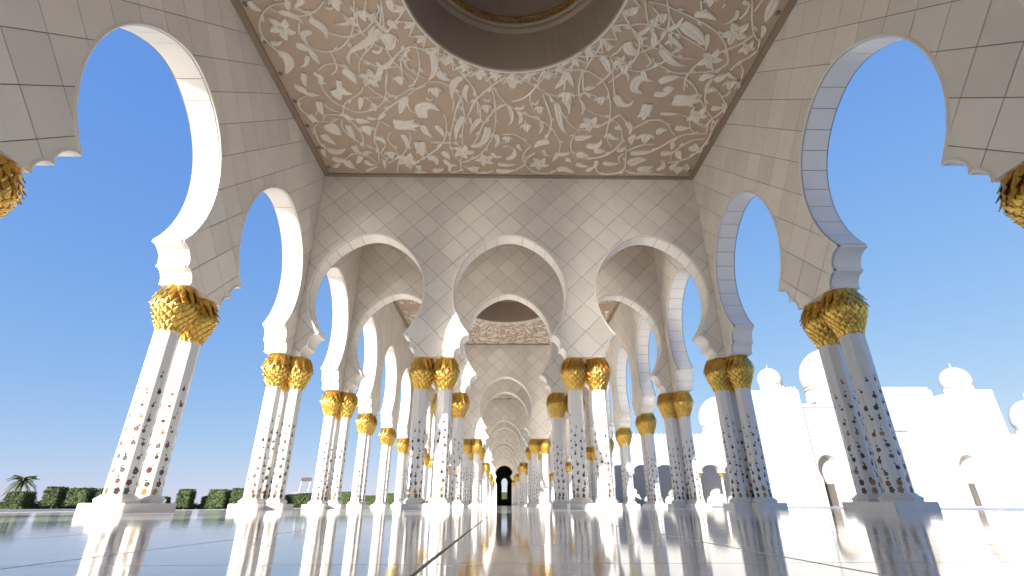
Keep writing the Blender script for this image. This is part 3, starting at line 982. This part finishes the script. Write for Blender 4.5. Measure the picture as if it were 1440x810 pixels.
def leafr(b, pts, wd, h=.06, blunt=.35):
    P = spl(pts, .05); L = len(P); vs = []
    if L < 3: return
    for i, p in enumerate(P):
        t = i/(L-1); n = nrm(P, i); w = wd*.54*math.sin(math.pi*(blunt*.5+(1-blunt*.5)*t)**.85) if t < 1 else .004
        w = max(w, .006); hh = h*(.5+.5*math.sin(math.pi*t))
        for o, z in ((-1, 0), (-.92, -hh*.6), (-.5, -hh*.95), (0, -hh*.62), (.5, -hh*.95), (.92, -hh*.6), (1, 0)): q = p+n*o*w; vs.append((q.x, q.y, ZC+z))
    b.add(vs, [(i*7+j, i*7+j+1, (i+1)*7+j+1, (i+1)*7+j) for i in range(L-1) for j in range(6)])
def boss(b, c, r, h=.07, sy=1):
    vs = []; n = 10
    for rr, z in ((1, 0), (.92, -.6), (.6, -1), (.25, -.85)):
        for i in range(n): vs.append((c[0]+r*rr*math.cos(2*math.pi*i/n), c[1]+r*rr*sy*math.sin(2*math.pi*i/n), ZC+z*h))
    b.add(vs, [(j*n+i, j*n+(i+1) % n, (j+1)*n+(i+1) % n, (j+1)*n+i) for j in range(3) for i in range(n)]+[tuple(3*n+i for i in range(n))])
def pol(c, a, r): return (c[0]+r*math.cos(a), c[1]+r*math.sin(a))
def relief_item(l):
    t = l.split(); k = t[0]; b = MB(); pt = lambda s: tuple(float(q)/100 for q in s.split(','))
    if k == 'V': vine(b, [pt(s) for s in t[1:]]); return 'vine', b
    if k == 'L': leafr(b, [pt(s) for s in t[2:]], max(.085, float(t[1])/100)); return 'leaf', b
    r = float(t[1])/100; c = pt(t[2]); a = R(float(t[3]))
    if k == 'F':
        for i in range(5):
            q = a+2*math.pi*i/5; leafr(b, [pol(c, q, r*.12), pol(c, q+.12, r*.6), pol(c, q-.05, r*1.1)], r*.62, .065)
        boss(b, c, r*.26, .085)
    elif k == 'B':
        leafr(b, [(c[0], c[1]-r*1.0), c, (c[0]+.02, c[1]+r*1.0)], r*1.5, .08, .6)
        for s in (-1, 1): leafr(b, [(c[0], c[1]-r*.9), (c[0]+s*r*.9, c[1]-r*.6), (c[0]+s*r*1.3, c[1]+r*.2)], r*.5)
    elif k == 'Y':
        for q, ln, wd in ((0, 1.15, .9), (.75, 1.0, .6), (-.75, 1.0, .6)):
            leafr(b, [pol(c, a+math.pi, r*.7), pol(c, a+q, r*.25), pol(c, a+q*.8, r*ln)], r*wd, .08, .55)
    else:
        for i in range(-2, 3):
            q = -math.pi/2+i*.5; leafr(b, [(c[0], c[1]+r*.6), pol(c, q, r*.35), pol(c, q+i*.1, r*1.05)], r*.5, .06)
    return 'flower', b
items = [relief_item(l) for l in FLORAL.strip().splitlines()]
oy = -Y0                                   # traced in the first bay: shift to bay coordinates
ceil_me, bord_me, drum_me, script_me = ceiling_mesh(), border_mesh(), drum_mesh(), script_mesh()
allb = MB()
for nm, b in items: allb.add([(x, y+oy, z) for x, y, z in b.v], b.f)
relief_all = allb.mesh('relief', 'relief'); relief_all.materials[0] = M['relief']
item_me = []
for nm, b in items:
    b.v = [(x, y+oy, z) for x, y, z in b.v]; item_me.append((nm, b.mesh(nm, 'relief')))
b = MB(); b.lathe([(.0, -.03), (.045, -.03), (.06, -.02), (.06, 0)], 12, cap=False); b.add([(.03*math.cos(i*math.pi/4), .03*math.sin(i*math.pi/4), -.034) for i in range(8)], [tuple(range(8))], None)
spot_me = b.mesh('downlight', 'lamp')
def palmette_mesh():
    b = MB(); c = (HR+.30, 0); n = 40; st = math.pi/n
    vine(b, [(HR+.035, 0), ((HR+.22)*math.cos(st*.55), (HR+.22)*math.sin(st*.55)), ((HR+.40)*math.cos(st), (HR+.40)*math.sin(st))])
    vine(b, [(HR+.035, 0), ((HR+.22)*math.cos(st*.55), -(HR+.22)*math.sin(st*.55)), ((HR+.40)*math.cos(st), -(HR+.40)*math.sin(st))])
    for a, ln, w in ((0, .30, .10), (.55, .22, .07), (-.55, .22, .07)):
        leafr(b, [(HR+.08, 0), (HR+.08+ln*.5*math.cos(a), ln*.5*math.sin(a)), (HR+.08+ln*math.cos(a*.8), ln*math.sin(a*.8))], w, .06)
    return b.mesh('palmette', 'relief'), n
palm_me, PN = palmette_mesh()
b = MB(); b.tube([((HR+.02)*math.cos(2*math.pi*i/96), (HR+.02)*math.sin(2*math.pi*i/96), ZC-.005) for i in range(97)], .03, 6); rim_me = b.mesh('oculus_rim', 'relief')
b = MB()
for i in range(PN):
    mt = Matrix.Rotation(2*math.pi*i/PN, 4, 'Z'); b.add([mt @ v.co for v in palm_me.vertices], [tuple(p.vertices) for p in palm_me.polygons])
palm_all = b.mesh('palmettes', 'relief')
# a few stems with leaves beside the oculus and in the quiet patches of the field
EX = '''V -262,975 -300,930 -318,880 -305,830 -270,800
V -318,880 -352,860 -372,815 -362,765
V -300,930 -345,935 -392,905 -415,860
L 13 -318,880 -300,868 -290,845
L 15 -352,860 -345,830 -330,810
L 15 -345,935 -360,962 -385,970
L 12 -372,815 -392,800 -400,780
F 17 -278,905 10
B 12 -335,795 0
L 12 -305,830 -322,812 -330,790'''
def mirror(l): 
    t = l.split(); return ' '.join(q if ',' not in q else '%d,%s' % (-int(q.split(',')[0]), q.split(',')[1]) for q in t)
for l in EX.splitlines():
    for q in (l, mirror(l)):
        n2, eb = relief_item(q); eb.v = [(x, y+oy, z) for x, y, z in eb.v]; item_me.append((n2, eb.mesh(n2, 'relief')))
for k in KS:
    nm = ['first', 'second', 'third', 'fourth', 'fifth', 'sixth', 'rear'][k]
    o = ob('ceiling', ceil_me, None, (0, TE[k], 0))
    tag(o, (f'tan ceiling with white plaster vines round a domed oculus, {nm} bay from the camera' if k >= 0 else 'tan relief ceiling with domed oculus over the bay behind the camera'), 'ceiling', 'domed bay ceilings')
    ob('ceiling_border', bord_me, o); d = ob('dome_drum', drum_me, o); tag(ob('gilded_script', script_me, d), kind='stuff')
    if k == 0:
        for n2, m in item_me: ob(n2, m, o)
        for i in range(PN): ob('palmette', palm_me, o, (0, HY, 0), 2*math.pi*i/PN)
        for s in (-1, 1):
            for yy in range(14): ob('downlight', spot_me, o, (s*(W-.27), BY0+.7+.98*yy-.06, ZC))
    else: tag(ob('relief', relief_all, o), kind='stuff'); tag(ob('palmettes', palm_all, o, (0, HY, 0)), kind='stuff')
    ob('oculus_rim', rim_me, o, (0, HY, 0))
    r2 = ob('relief', relief_all, o, (0, 2*(HY+.02), 0), math.pi); tag(r2, kind='stuff')
    if k < 5:
        b = MB(); b.box(-W, W, 14.75, 19.1, ZC, ZC+.3)
        tag(b.build('ceiling', 'tan', None, (0, TE[k], 0)), f'plain flat ceiling of the narrow bay after the {nm} domed bay' if k >= 0 else 'plain flat ceiling of the narrow bay behind the camera', 'ceiling', 'narrow bay ceilings')

# ------------------------------------------------------------------ dark gate room at the end of the aisle
def arch_poly(cx, hw, zs, crown, tipk=.72, n=16, z0=0):
    """opening outline: jambs, horseshoe tips, pointed head"""
    zc = zs+(crown-zs)*.38; P = [(cx-hw*tipk-.0, z0), (cx-hw*tipk, zs)]
    rv = crown-zc
    a0 = -math.acos(tipk)*.95
    L = []
    for i in range(n+1):
        a = a0+(math.pi/2-a0)*i/n; L.append((hw*math.cos(a)*(1-.0*i/n), zc+rv*math.sin(a) if a > 0 else zc+(zc-zs)*math.sin(a)/abs(math.sin(a0))))
    P += [(cx-x, z) for x, z in L]+[(cx+x, z) for x, z in L[::-1][1:]]
    P += [(cx+hw*tipk, zs), (cx+hw*tipk, z0)]
    return P
def wall_with_opening(b, x0, x1, z0, z1, op, y0, y1, m_front, m_rev, m_back=None):
    """wall slab in the xz plane from y0 to y1 with openings cut from the bottom edge or floating"""
    P = [(x0, z1), (x0, z0)]
    for o in op: P += o
    P += [(x1, z0), (x1, z1)]; n = len(P)
    b.add([(u, y0, z) for u, z in P], [tuple(range(n))], m_front)
    b.add([(u, y1, z) for u, z in P], [tuple(range(n))[::-1]], m_back or m_front)
    vs = [(u, y0, z) for u, z in P]+[(u, y1, z) for u, z in P]
    b.add(vs, [(i, (i+1) % n, n+(i+1) % n, n+i) for i in range(n)], m_rev)
YE = TE[5]+14.45
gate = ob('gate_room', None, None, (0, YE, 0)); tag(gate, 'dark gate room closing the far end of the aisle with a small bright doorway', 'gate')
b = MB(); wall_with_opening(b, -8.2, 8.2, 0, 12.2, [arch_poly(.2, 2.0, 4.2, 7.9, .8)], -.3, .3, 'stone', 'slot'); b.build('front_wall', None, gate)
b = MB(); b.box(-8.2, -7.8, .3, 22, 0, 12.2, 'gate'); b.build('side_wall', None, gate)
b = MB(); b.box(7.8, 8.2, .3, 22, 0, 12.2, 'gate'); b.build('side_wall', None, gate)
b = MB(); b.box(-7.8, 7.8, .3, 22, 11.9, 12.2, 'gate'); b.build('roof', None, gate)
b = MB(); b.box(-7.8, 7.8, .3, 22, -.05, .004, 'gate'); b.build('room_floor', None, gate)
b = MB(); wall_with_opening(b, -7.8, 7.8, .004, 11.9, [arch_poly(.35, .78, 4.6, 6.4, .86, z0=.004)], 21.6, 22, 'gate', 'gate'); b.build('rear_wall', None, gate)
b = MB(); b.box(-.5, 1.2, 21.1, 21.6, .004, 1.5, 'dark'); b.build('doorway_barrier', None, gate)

# ------------------------------------------------------------------ white hall across the courtyard
HYF = 50.0
def dome(parent, x, y, z, r, name='dome', drum=.35):
    b = MB(); prof = []
    for i in range(0, 15):
        a = -.42+(math.pi/2+.42)*i/15; prof.append((r*math.cos(a), r*math.sin(a)*(1.06 if a > 0 else 1)))
    prof += [(r*.06, r*1.09), (r*.03, r*1.17), (r*.055, r*1.22), (r*.03, r*1.27), (.01, r*1.45)]
    b.lathe(prof, 36, 'wallwhite', (x, y, z)); d = b.build(name, None, parent, smooth=True)
    zb = z-r*math.sin(.42); b = MB(); r2 = r*.9; n = max(10, int(r*9))
    b.lathe([(r2*1.06, -drum*r-.25*r), (r2*1.06, -drum*r), (r2*.9, -drum*r), (r2*.9, -.08*r), (r2*1.04, -.06*r), (r2*1.04, .02)], 36, 'wallwhite', (x, y, zb))
    for i in range(n):
        a = 2*math.pi*i/n; c, s = math.cos(a), math.sin(a); w = r2*.13; q = r2*1.0
        b.add([(x+q*c-w*s, y+q*s+w*c, zb-drum*r), (x+q*c+w*s, y+q*s-w*c, zb-drum*r), (x+q*c+w*s, y+q*s-w*c, zb-.08*r), (x+q*c-w*s, y+q*s+w*c, zb-.08*r),
               (x+.86*q*c-w*s, y+.86*q*s+w*c, zb-drum*r), (x+.86*q*c+w*s, y+.86*q*s-w*c, zb-drum*r), (x+.86*q*c+w*s, y+.86*q*s-w*c, zb-.08*r), (x+.86*q*c-w*s, y+.86*q*s+w*c, zb-.08*r)],
              [(0, 1, 2, 3), (1, 5, 6, 2), (4, 0, 3, 7), (3, 2, 6, 7)], 'wallwhite')
    b.build('drum', None, d)
    return d
SC = 1.44                                   # drawn at 50 m, stands at 72 m
hall = ob('white_hall', None, None, (38*SC, HYF*SC, 0)); hall.scale = (SC, SC, SC); tag(hall, 'white marble hall with towers, arched windows and domes across the right courtyard', 'building')
hx = -38.0
def hb(name, *a, m='wallwhite', parent=None):
    b = MB(); x0, x1, y0, y1, z0, z1 = a; b.box(x0+hx, x1+hx, y0, y1, z0, z1, m); return b.build(name, None, parent or hall)
def parapet(x0, x1, y, z, parent, n):
    b = MB(); w = (x1-x0)/n
    for i in range(n):
        c = x0+w*(i+.5)+hx; h = .34
        b.add([(c-w*.33, y, z), (c+w*.33, y, z), (c+w*.33, y, z+h*.55), (c, y, z+h), (c-w*.33, y, z+h*.55), (c-w*.33, y+.14, z), (c+w*.33, y+.14, z), (c+w*.33, y+.14, z+h*.55), (c, y+.14, z+h), (c-w*.33, y+.14, z+h*.55)],
              [(0, 1, 2, 3, 4), (5, 9, 8, 7, 6), (1, 6, 7, 2), (2, 7, 8, 3), (3, 8, 9, 4), (4, 9, 5, 0)], 'wallwhite')
    return tag(b.build('parapet', None, parent), kind='stuff')
t1 = hb('tower', 25.8, 28.1, .25, 5, -.13, 10.95); hb('tower', 28.1, 30.5, -.1, 5, -.13, 11.0)
t2 = hb('tower', 47.8, 51.0, -.1, 6, -.13, 11.05)
for x0, x1 in ((25.8, 28.0),): pass
# recessed window walls and the middle block with a deep portal
def win_wall(x0, x1, y0, y1, z1, cx, hw, zs, cr):
    b = MB(); wall_with_opening(b, x0+hx, x1+hx, -.13, z1, [arch_poly(cx+hx, hw, zs, cr, .80, z0=-.13)], y0, y1, 'wallwhite', 'wallwhite')
    w = b.build('wall', None, hall)
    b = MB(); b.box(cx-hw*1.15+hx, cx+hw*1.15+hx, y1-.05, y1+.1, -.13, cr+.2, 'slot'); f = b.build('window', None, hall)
    b = MB()
    for i in range(5):
        xx = cx-hw*.66+hx+hw*1.32*i/4; b.box(xx-.04, xx+.04, y1-.16, y1-.052, -.1, zs*.80, 'dark')
    for zz in (.4, 1.1, 1.8): b.box(cx-hw*.76+hx, cx+hw*.76+hx, y1-.14, y1-.07, zz, zz+.07, 'dark')
    b.box(cx-hw*.72+hx, cx+hw*.72+hx, y1-.064, y1-.0505, -.1, zs*.78, 'dark')
    b.build('window_screen', None, f)
    return w
win_wall(30.5, 36.0, .2, 1.5, 9.6, 31.95, 1.12, 2.5, 4.6)
win_wall(44.6, 47.8, .25, 1.5, 9.4, 46.1, 1.12, 2.5, 4.6)
hb('cornice', 30.5, 36.0, .05, .2, 9.2, 9.4); hb('cornice', 44.6, 47.8, .1, .25, 9.0, 9.2)
hb('roof', 30.5, 36.0, 1.6, 4.9, 9.0, 9.3); hb('roof', 44.6, 47.8, 1.6, 4.9, 8.9, 9.2)
b = MB(); wall_with_opening(b, 36.0+hx, 44.6+hx, -.13, 11.02, [[(36.4+hx, -.13), (36.4+hx, 6.9), (40.9+hx, 6.9), (40.9+hx, -.13)]], 0, 2.2, 'wallwhite', 'wallwhite'); b.build('wall', None, hall)
b = MB(); wall_with_opening(b, 36.4+hx, 40.9+hx, -.13, 6.9, [arch_poly(38.5+hx, 1.9, 2.5, 5.7, .78, z0=-.13)], .2, 2.4, 'wallwhite', 'slot'); b.build('portal', None, hall)
hb('portal_door', 36.4, 40.9, 2.4, 2.6, -.13, 6.9, m='dark')
hb('wall', 36.0, 44.6, 2.6, 6, -.13, 11.0)
hb('roof', 30.5, 36.0, 4.9, 6, 0, 9.2); hb('roof', 44.6, 47.8, 4.9, 6, 0, 9.1)
parapet(36.2, 44.4, .05, 11.02, hall, 26); parapet(28.2, 30.4, -.05, 11.0, hall, 6)
hb('low_wing', 51.05, 66, 3, 9, -.13, 6.9, m='wallwhite')
for x0, x1, y0, z in ((25.78, 28.1, .21, 10.6), (28.1, 30.52, -.14, 10.65), (35.98, 44.62, -.04, 10.6), (47.78, 51.02, -.14, 10.7)): hb('string_course', x0, x1, y0, y0+.12, z, z+.12)
for x0, x1, y0, z1 in ((34.4, 34.9, -.0, 6.9), (41.2, 43.9, -.0, 6.9)): pass
hb('portal_frame', 36.2, 36.4, -.10, -.002, -.13, 7.1); hb('portal_frame', 40.9, 41.1, -.10, -.002, -.13, 7.1); hb('portal_frame', 36.4, 40.9, -.10, -.002, 6.9, 7.1)
dome(hall, 29.15+hx, 2.4, 12.55, 1.25); dome(hall, 50.1+hx, 2.6, 12.55, 1.45)
dome(hall, 39.8+hx, 8, 14.3, 3.3, drum=.30); dome(hall, 60.3+hx, 5.5, 8.9, 2.1)
# courtyard arcade far behind
YA = 80.0
far = ob('courtyard_arcade', None, None, (28*SC, YA*SC, 0)); far.scale = (SC, SC, SC); tag(far, 'long white arcade with arches and gold capitals across the far side of the courtyard', 'building')
b = MB(); cs = [14.55+3.55*i-28 for i in range(12)]
wall_with_opening(b, 12.4-28, 56-28, 4.9, 10.2, [], 0, 1.2, 'wallwhite', 'wallwhite') if False else None
P = [(12.4-28, 10.2), (12.4-28, 4.75)]
for c in cs:
    L = []
    for i in range(13):
        a = -.55+(math.pi/2+.55)*i/12; L.append((1.45*math.cos(a), 4.9+(.9*math.sin(a) if a > 0 else .5*math.sin(a))))
    P += [(c-1.40, 4.6)]+[(c-x, z) for x, z in L]+[(c+x, z) for x, z in L[::-1][1:]]+[(c+1.40, 4.6)]
P += [(56-28, 4.75), (56-28, 10.2)]; P = [(x, z*1.0) for x, z in P]
n = len(P); b.add([(x, 0, z) for x, z in P], [tuple(range(n))], 'wallwhite'); b.add([(x, 1.3, z) for x, z in P], [tuple(range(n))[::-1]], 'wallwhite')
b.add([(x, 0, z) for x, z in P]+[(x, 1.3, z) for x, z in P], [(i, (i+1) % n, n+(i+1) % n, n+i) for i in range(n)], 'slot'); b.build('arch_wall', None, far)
b = MB(); b.box(12.4-28, 56-28, 9, 9.4, -.13, 10, 'wallwhite'); b.build('rear_wall', None, far)
for i in range(11):
    x = cs[i]+1.775
    b = MB(); b.lathe([(.26, -.13), (.26, .1), (.17, .15), (.16, 3.95)], 8, 'marble', (x, .65, 0)); c = b.build('column', None, far)
    b = MB(); b.lathe([(.17, 3.9), (.26, 4.1), (.42, 4.4), (.36, 4.62)], 12, 'gold', (x, .65, 0)); b.build('capital', None, c)
hx = 0
parapet(12.5-28, 55.9-28, .1, 10.2, far, 60)
b = MB(); b.box(12.4-28, 56-28, -.06, 0, 9.3, 9.55, 'wallwhite'); b.build('cornice', None, far)
dome(far, 41.8-28, 15, 15.2, 4.0)

# ------------------------------------------------------------------ plants
def leaves_in(b, rr, n, fn, size, m):
    for i in range(n):
        p = Vector(fn()); u = Vector((rr.gauss(0, 1), rr.gauss(0, 1), rr.gauss(0, 1))).normalized(); v = u.orthogonal().normalized(); w = u.cross(v); s = size*rr.uniform(.6, 1.3)
        b.add([p-v*s, p+w*s*.55, p+v*s, p-w*s*.55], [(0, 1, 2, 3)], m)
def topiary(x, y, w, d, z0, z1, seed, label, cat, group, rnd=.18, trunk=True, name='topiary_tree'):
    rr = random.Random(seed); o = ob(name, None, None, (x, y, -.24)); tag(o, label, cat, group)
    b = MB(); hw, hd = w/2, d/2
    def sp():
        f = rr.random(); k = rr.choice((0, 0, 1, 1, 2)); j = lambda: rr.gauss(0, .022)*(1+w*.3)
        q = [rr.uniform(-hw, hw), rr.uniform(-hd, hd), rr.uniform(z0, z1)]
        if k == 0: q[0] = hw*rr.choice((-1, 1))
        elif k == 1: q[1] = hd*rr.choice((-1, 1, -1))
        else: q[2] = z1
        t = max(0, (q[2]-(z1-.3))/.3)*rnd*.5
        q[0] *= 1-t; q[1] *= 1-t
        lump = 1+.025*math.sin(q[2]*7+seed)+.02*math.sin(q[0]*5+q[1]*4)
        return (q[0]*lump+j(), q[1]*lump+j(), q[2]+j())
    b.box(-hw*.88, hw*.88, -hd*.88, hd*.88, z0+.04, z1-.08, 'leaf')
    leaves_in(b, rr, int(1500*min(3.2, .5+w*.5)), sp, .062, 'leaf'); b.build('crown', None, o)
    if trunk:
        b = MB(); b.tube([(0, 0, 0), (.02, 0, z0*.5), (0, 0, z0+.3)], [.09, .07, .06], 7, 'trunk'); b.build('trunk', None, o)
    return o
G = 'clipped green trees beyond the left colonnade'
S45 = 1.0
spec = [  # x, y, width, z0, z1, label
 (-40.4, 45, 1.5, .75, 1.75, 'clipped flat-topped tree right under the palm, far left', 1),
 (-37.6, 45, 1.2, .85, 1.92, 'boxy clipped tree between the palm and the nearest left column pair', 1),
 (-35.3, 45, 1.7, .8, 1.62, 'wide clipped tree just left of the nearest left column pair', 1),
 (-33.0, 45, 1.5, .85, 1.9, 'clipped tree half hidden behind the nearest left column pair', 1),
 (-26.75, 45, 1.05, .55, 1.62, 'small square clipped tree just right of the nearest left column pair', 1),
 (-25.3, 46, .95, .5, 1.3, 'low rounded clipped tree second right of the nearest left column pair', 1),
 (-23.95, 45, 1.4, .45, 1.68, 'tall block-shaped clipped tree midway between the two left column pairs', 1),
 (-22.3, 45, 1.05, .5, 1.6, 'square clipped tree just left of the corner column cluster', 1),
 (-28.6, 45, .8, .5, 1.15, 'small low clipped shrub peeping out at the base of nearest left pair', 1),
 (-19.6, 45, 1.2, .45, 1.4, 'clipped tree right of the left corner column cluster', 1),
 (-18.2, 46, 1.1, .45, 1.45, 'clipped tree under the brown board on its mast', 1),
 (-16.8, 45, 1.1, .5, 1.35, 'clipped tree beside the second corner column cluster on the left', 1),
 (-24.0, 80, 2.6, .6, 2.1, 'green tree in the gap right of the second left corner cluster', 1),
 (-19.6, 80, 2.2, .6, 1.9, 'green tree between the thin far columns of the left arcade', 1),
 (.4, 146, 3.2, .6, 3.6, 'green tree seen through the bright doorway at the far end of the aisle', 1),
 (-16.9, 80, 2.4, .6, 2.4, 'taller green tree between the farthest visible gaps of the left arcade', 1)]
for i, (x, y, w, z0, z1, lab, tr) in enumerate(spec):
    topiary(x*1.0, y, w, w*.9, z0*.45, z1*(.82+.22*((i*7) % 5)/4), 40+i, lab, 'tree', G)
def hedge(x0, x1, y, z1, seed, label):
    o = topiary((x0+x1)/2, y, x1-x0, 1.2, .05, z1, seed, label, 'hedge', 'low clipped hedges', .05, False, 'hedge')
hedge(-46, -37.8, 46.5, .62, 91, 'long low clipped hedge at the far left below the palm')
hedge(-37.6, -27.2, 46.8, .5, 92, 'low clipped hedge running behind the nearest left column pair')
hedge(-26.9, -15.5, 48, .42, 93, 'very low clipped hedge under the square trees left of centre')
def palm(x, y, h, r, seed, label, z=-.24):
    rr = random.Random(seed); o = ob('palm_tree', None, None, (x, y, z)); tag(o, label, 'palm tree', 'palm trees')
    b = MB(); b.tube([(0, 0, 0), (.05, 0, h*.5), (0, .03, h)], [.2, .15, .16], 8, 'trunk'); b.build('trunk', None, o)
    b = MB()
    for i in range(60):
        a = rr.uniform(0, 6.28); el = rr.uniform(-.45, 1.35); L = r*rr.uniform(.8, 1.1); pts = []
        for j in range(9):
            t = j/8; rad = L*t*math.cos(el*(1-.55*t)); zz = h+L*t*math.sin(el)-L*.75*t*t*(.55+.45*math.cos(el))
            pts.append(Vector((rad*math.cos(a), rad*math.sin(a), zz)))
        for j in range(1, 9):
            d = pts[j]-pts[j-1]; sd = d.cross(Vector((0, 0, 1))).normalized()
            for k in range(3):
                p = pts[j-1]+d*k/3
                for s in (-1, 1):
                    tip = p+sd*s*r*.24*(1.1-j/10)+d.normalized()*r*.12-Vector((0, 0, r*.06)); q = d.normalized()*r*.02
                    b.add([p-q, p+q, tip], [(0, 1, 2)], 'palm')
        b.tube(pts, .018*r, 4, 'palm')
    b.build('crown', None, o)
palm(-40.7*1.4, 63, 3.0, 1.55, 5, 'palm tree with drooping fronds above the hedges at the far left')
palm(24.9*1.4, 104, 1.9, 1.9, 6, 'small palm tree in the courtyard seen between two right arcade columns', -.13)
o = ob('cypress_tree', None, None, (21.2*1.4, 104, -.13)); tag(o, 'dark green cypress in the courtyard in front of the far arcade', 'tree')
rr = random.Random(77); b = MB()
def cy():
    t = rr.random(); a = rr.uniform(0, 6.28); q = .75*math.sin(math.pi*(.12+.88*t))**.7*rr.uniform(.75, 1.05); return (q*math.cos(a), q*math.sin(a), .5+3.6*t)
leaves_in(b, rr, 2200, cy, .10, 'leaf'); b.lathe([(.2, .6), (.5, 1.4), (.52, 2.2), (.3, 3.4), (.05, 4)], 10, 'leaf'); b.build('crown', None, o)
b = MB(); b.tube([(0, 0, 0), (0, 0, .8)], [.09, .07], 7, 'trunk'); b.build('trunk', None, o)
for x, lab in ((21.0, 'dark blue glazed planter at the foot of the cypress'), (33.4, 'dark blue glazed planter in front of the far courtyard arcade')):
    b = MB(); b.lathe([(.28, 0), (.36, .12), (.45, .5), (.42, .55), (.38, .55), (.36, .45)], 14, 'navy', (0, 0, 0)); tag(b.build('planter', None, None, (x*1.4, 102.5, -.13)), lab, 'planter', 'dark blue planters')
# brown board on a mast above the trees
o = ob('board_mast', None, None, (-33.6, 90, -.24)); tag(o, 'brown board raised on thin slanting poles above the trees on the left', 'mast')
b = MB(); b.box(-.95, .75, -.06, .06, 4.15, 4.75, 'board'); b.build('board', None, o)
for xa, xb in ((-1.5, -.8), (.2, .65)):
    b = MB(); b.tube([(xa, 0, 0), (xb, 0, 4.15)], .05, 6, 'lamp'); b.build('pole', None, o)
b = MB(); b.box(-2.3, .9, -.05, .05, 2.3, 2.4, 'lamp'); b.build('crossbar', None, o)
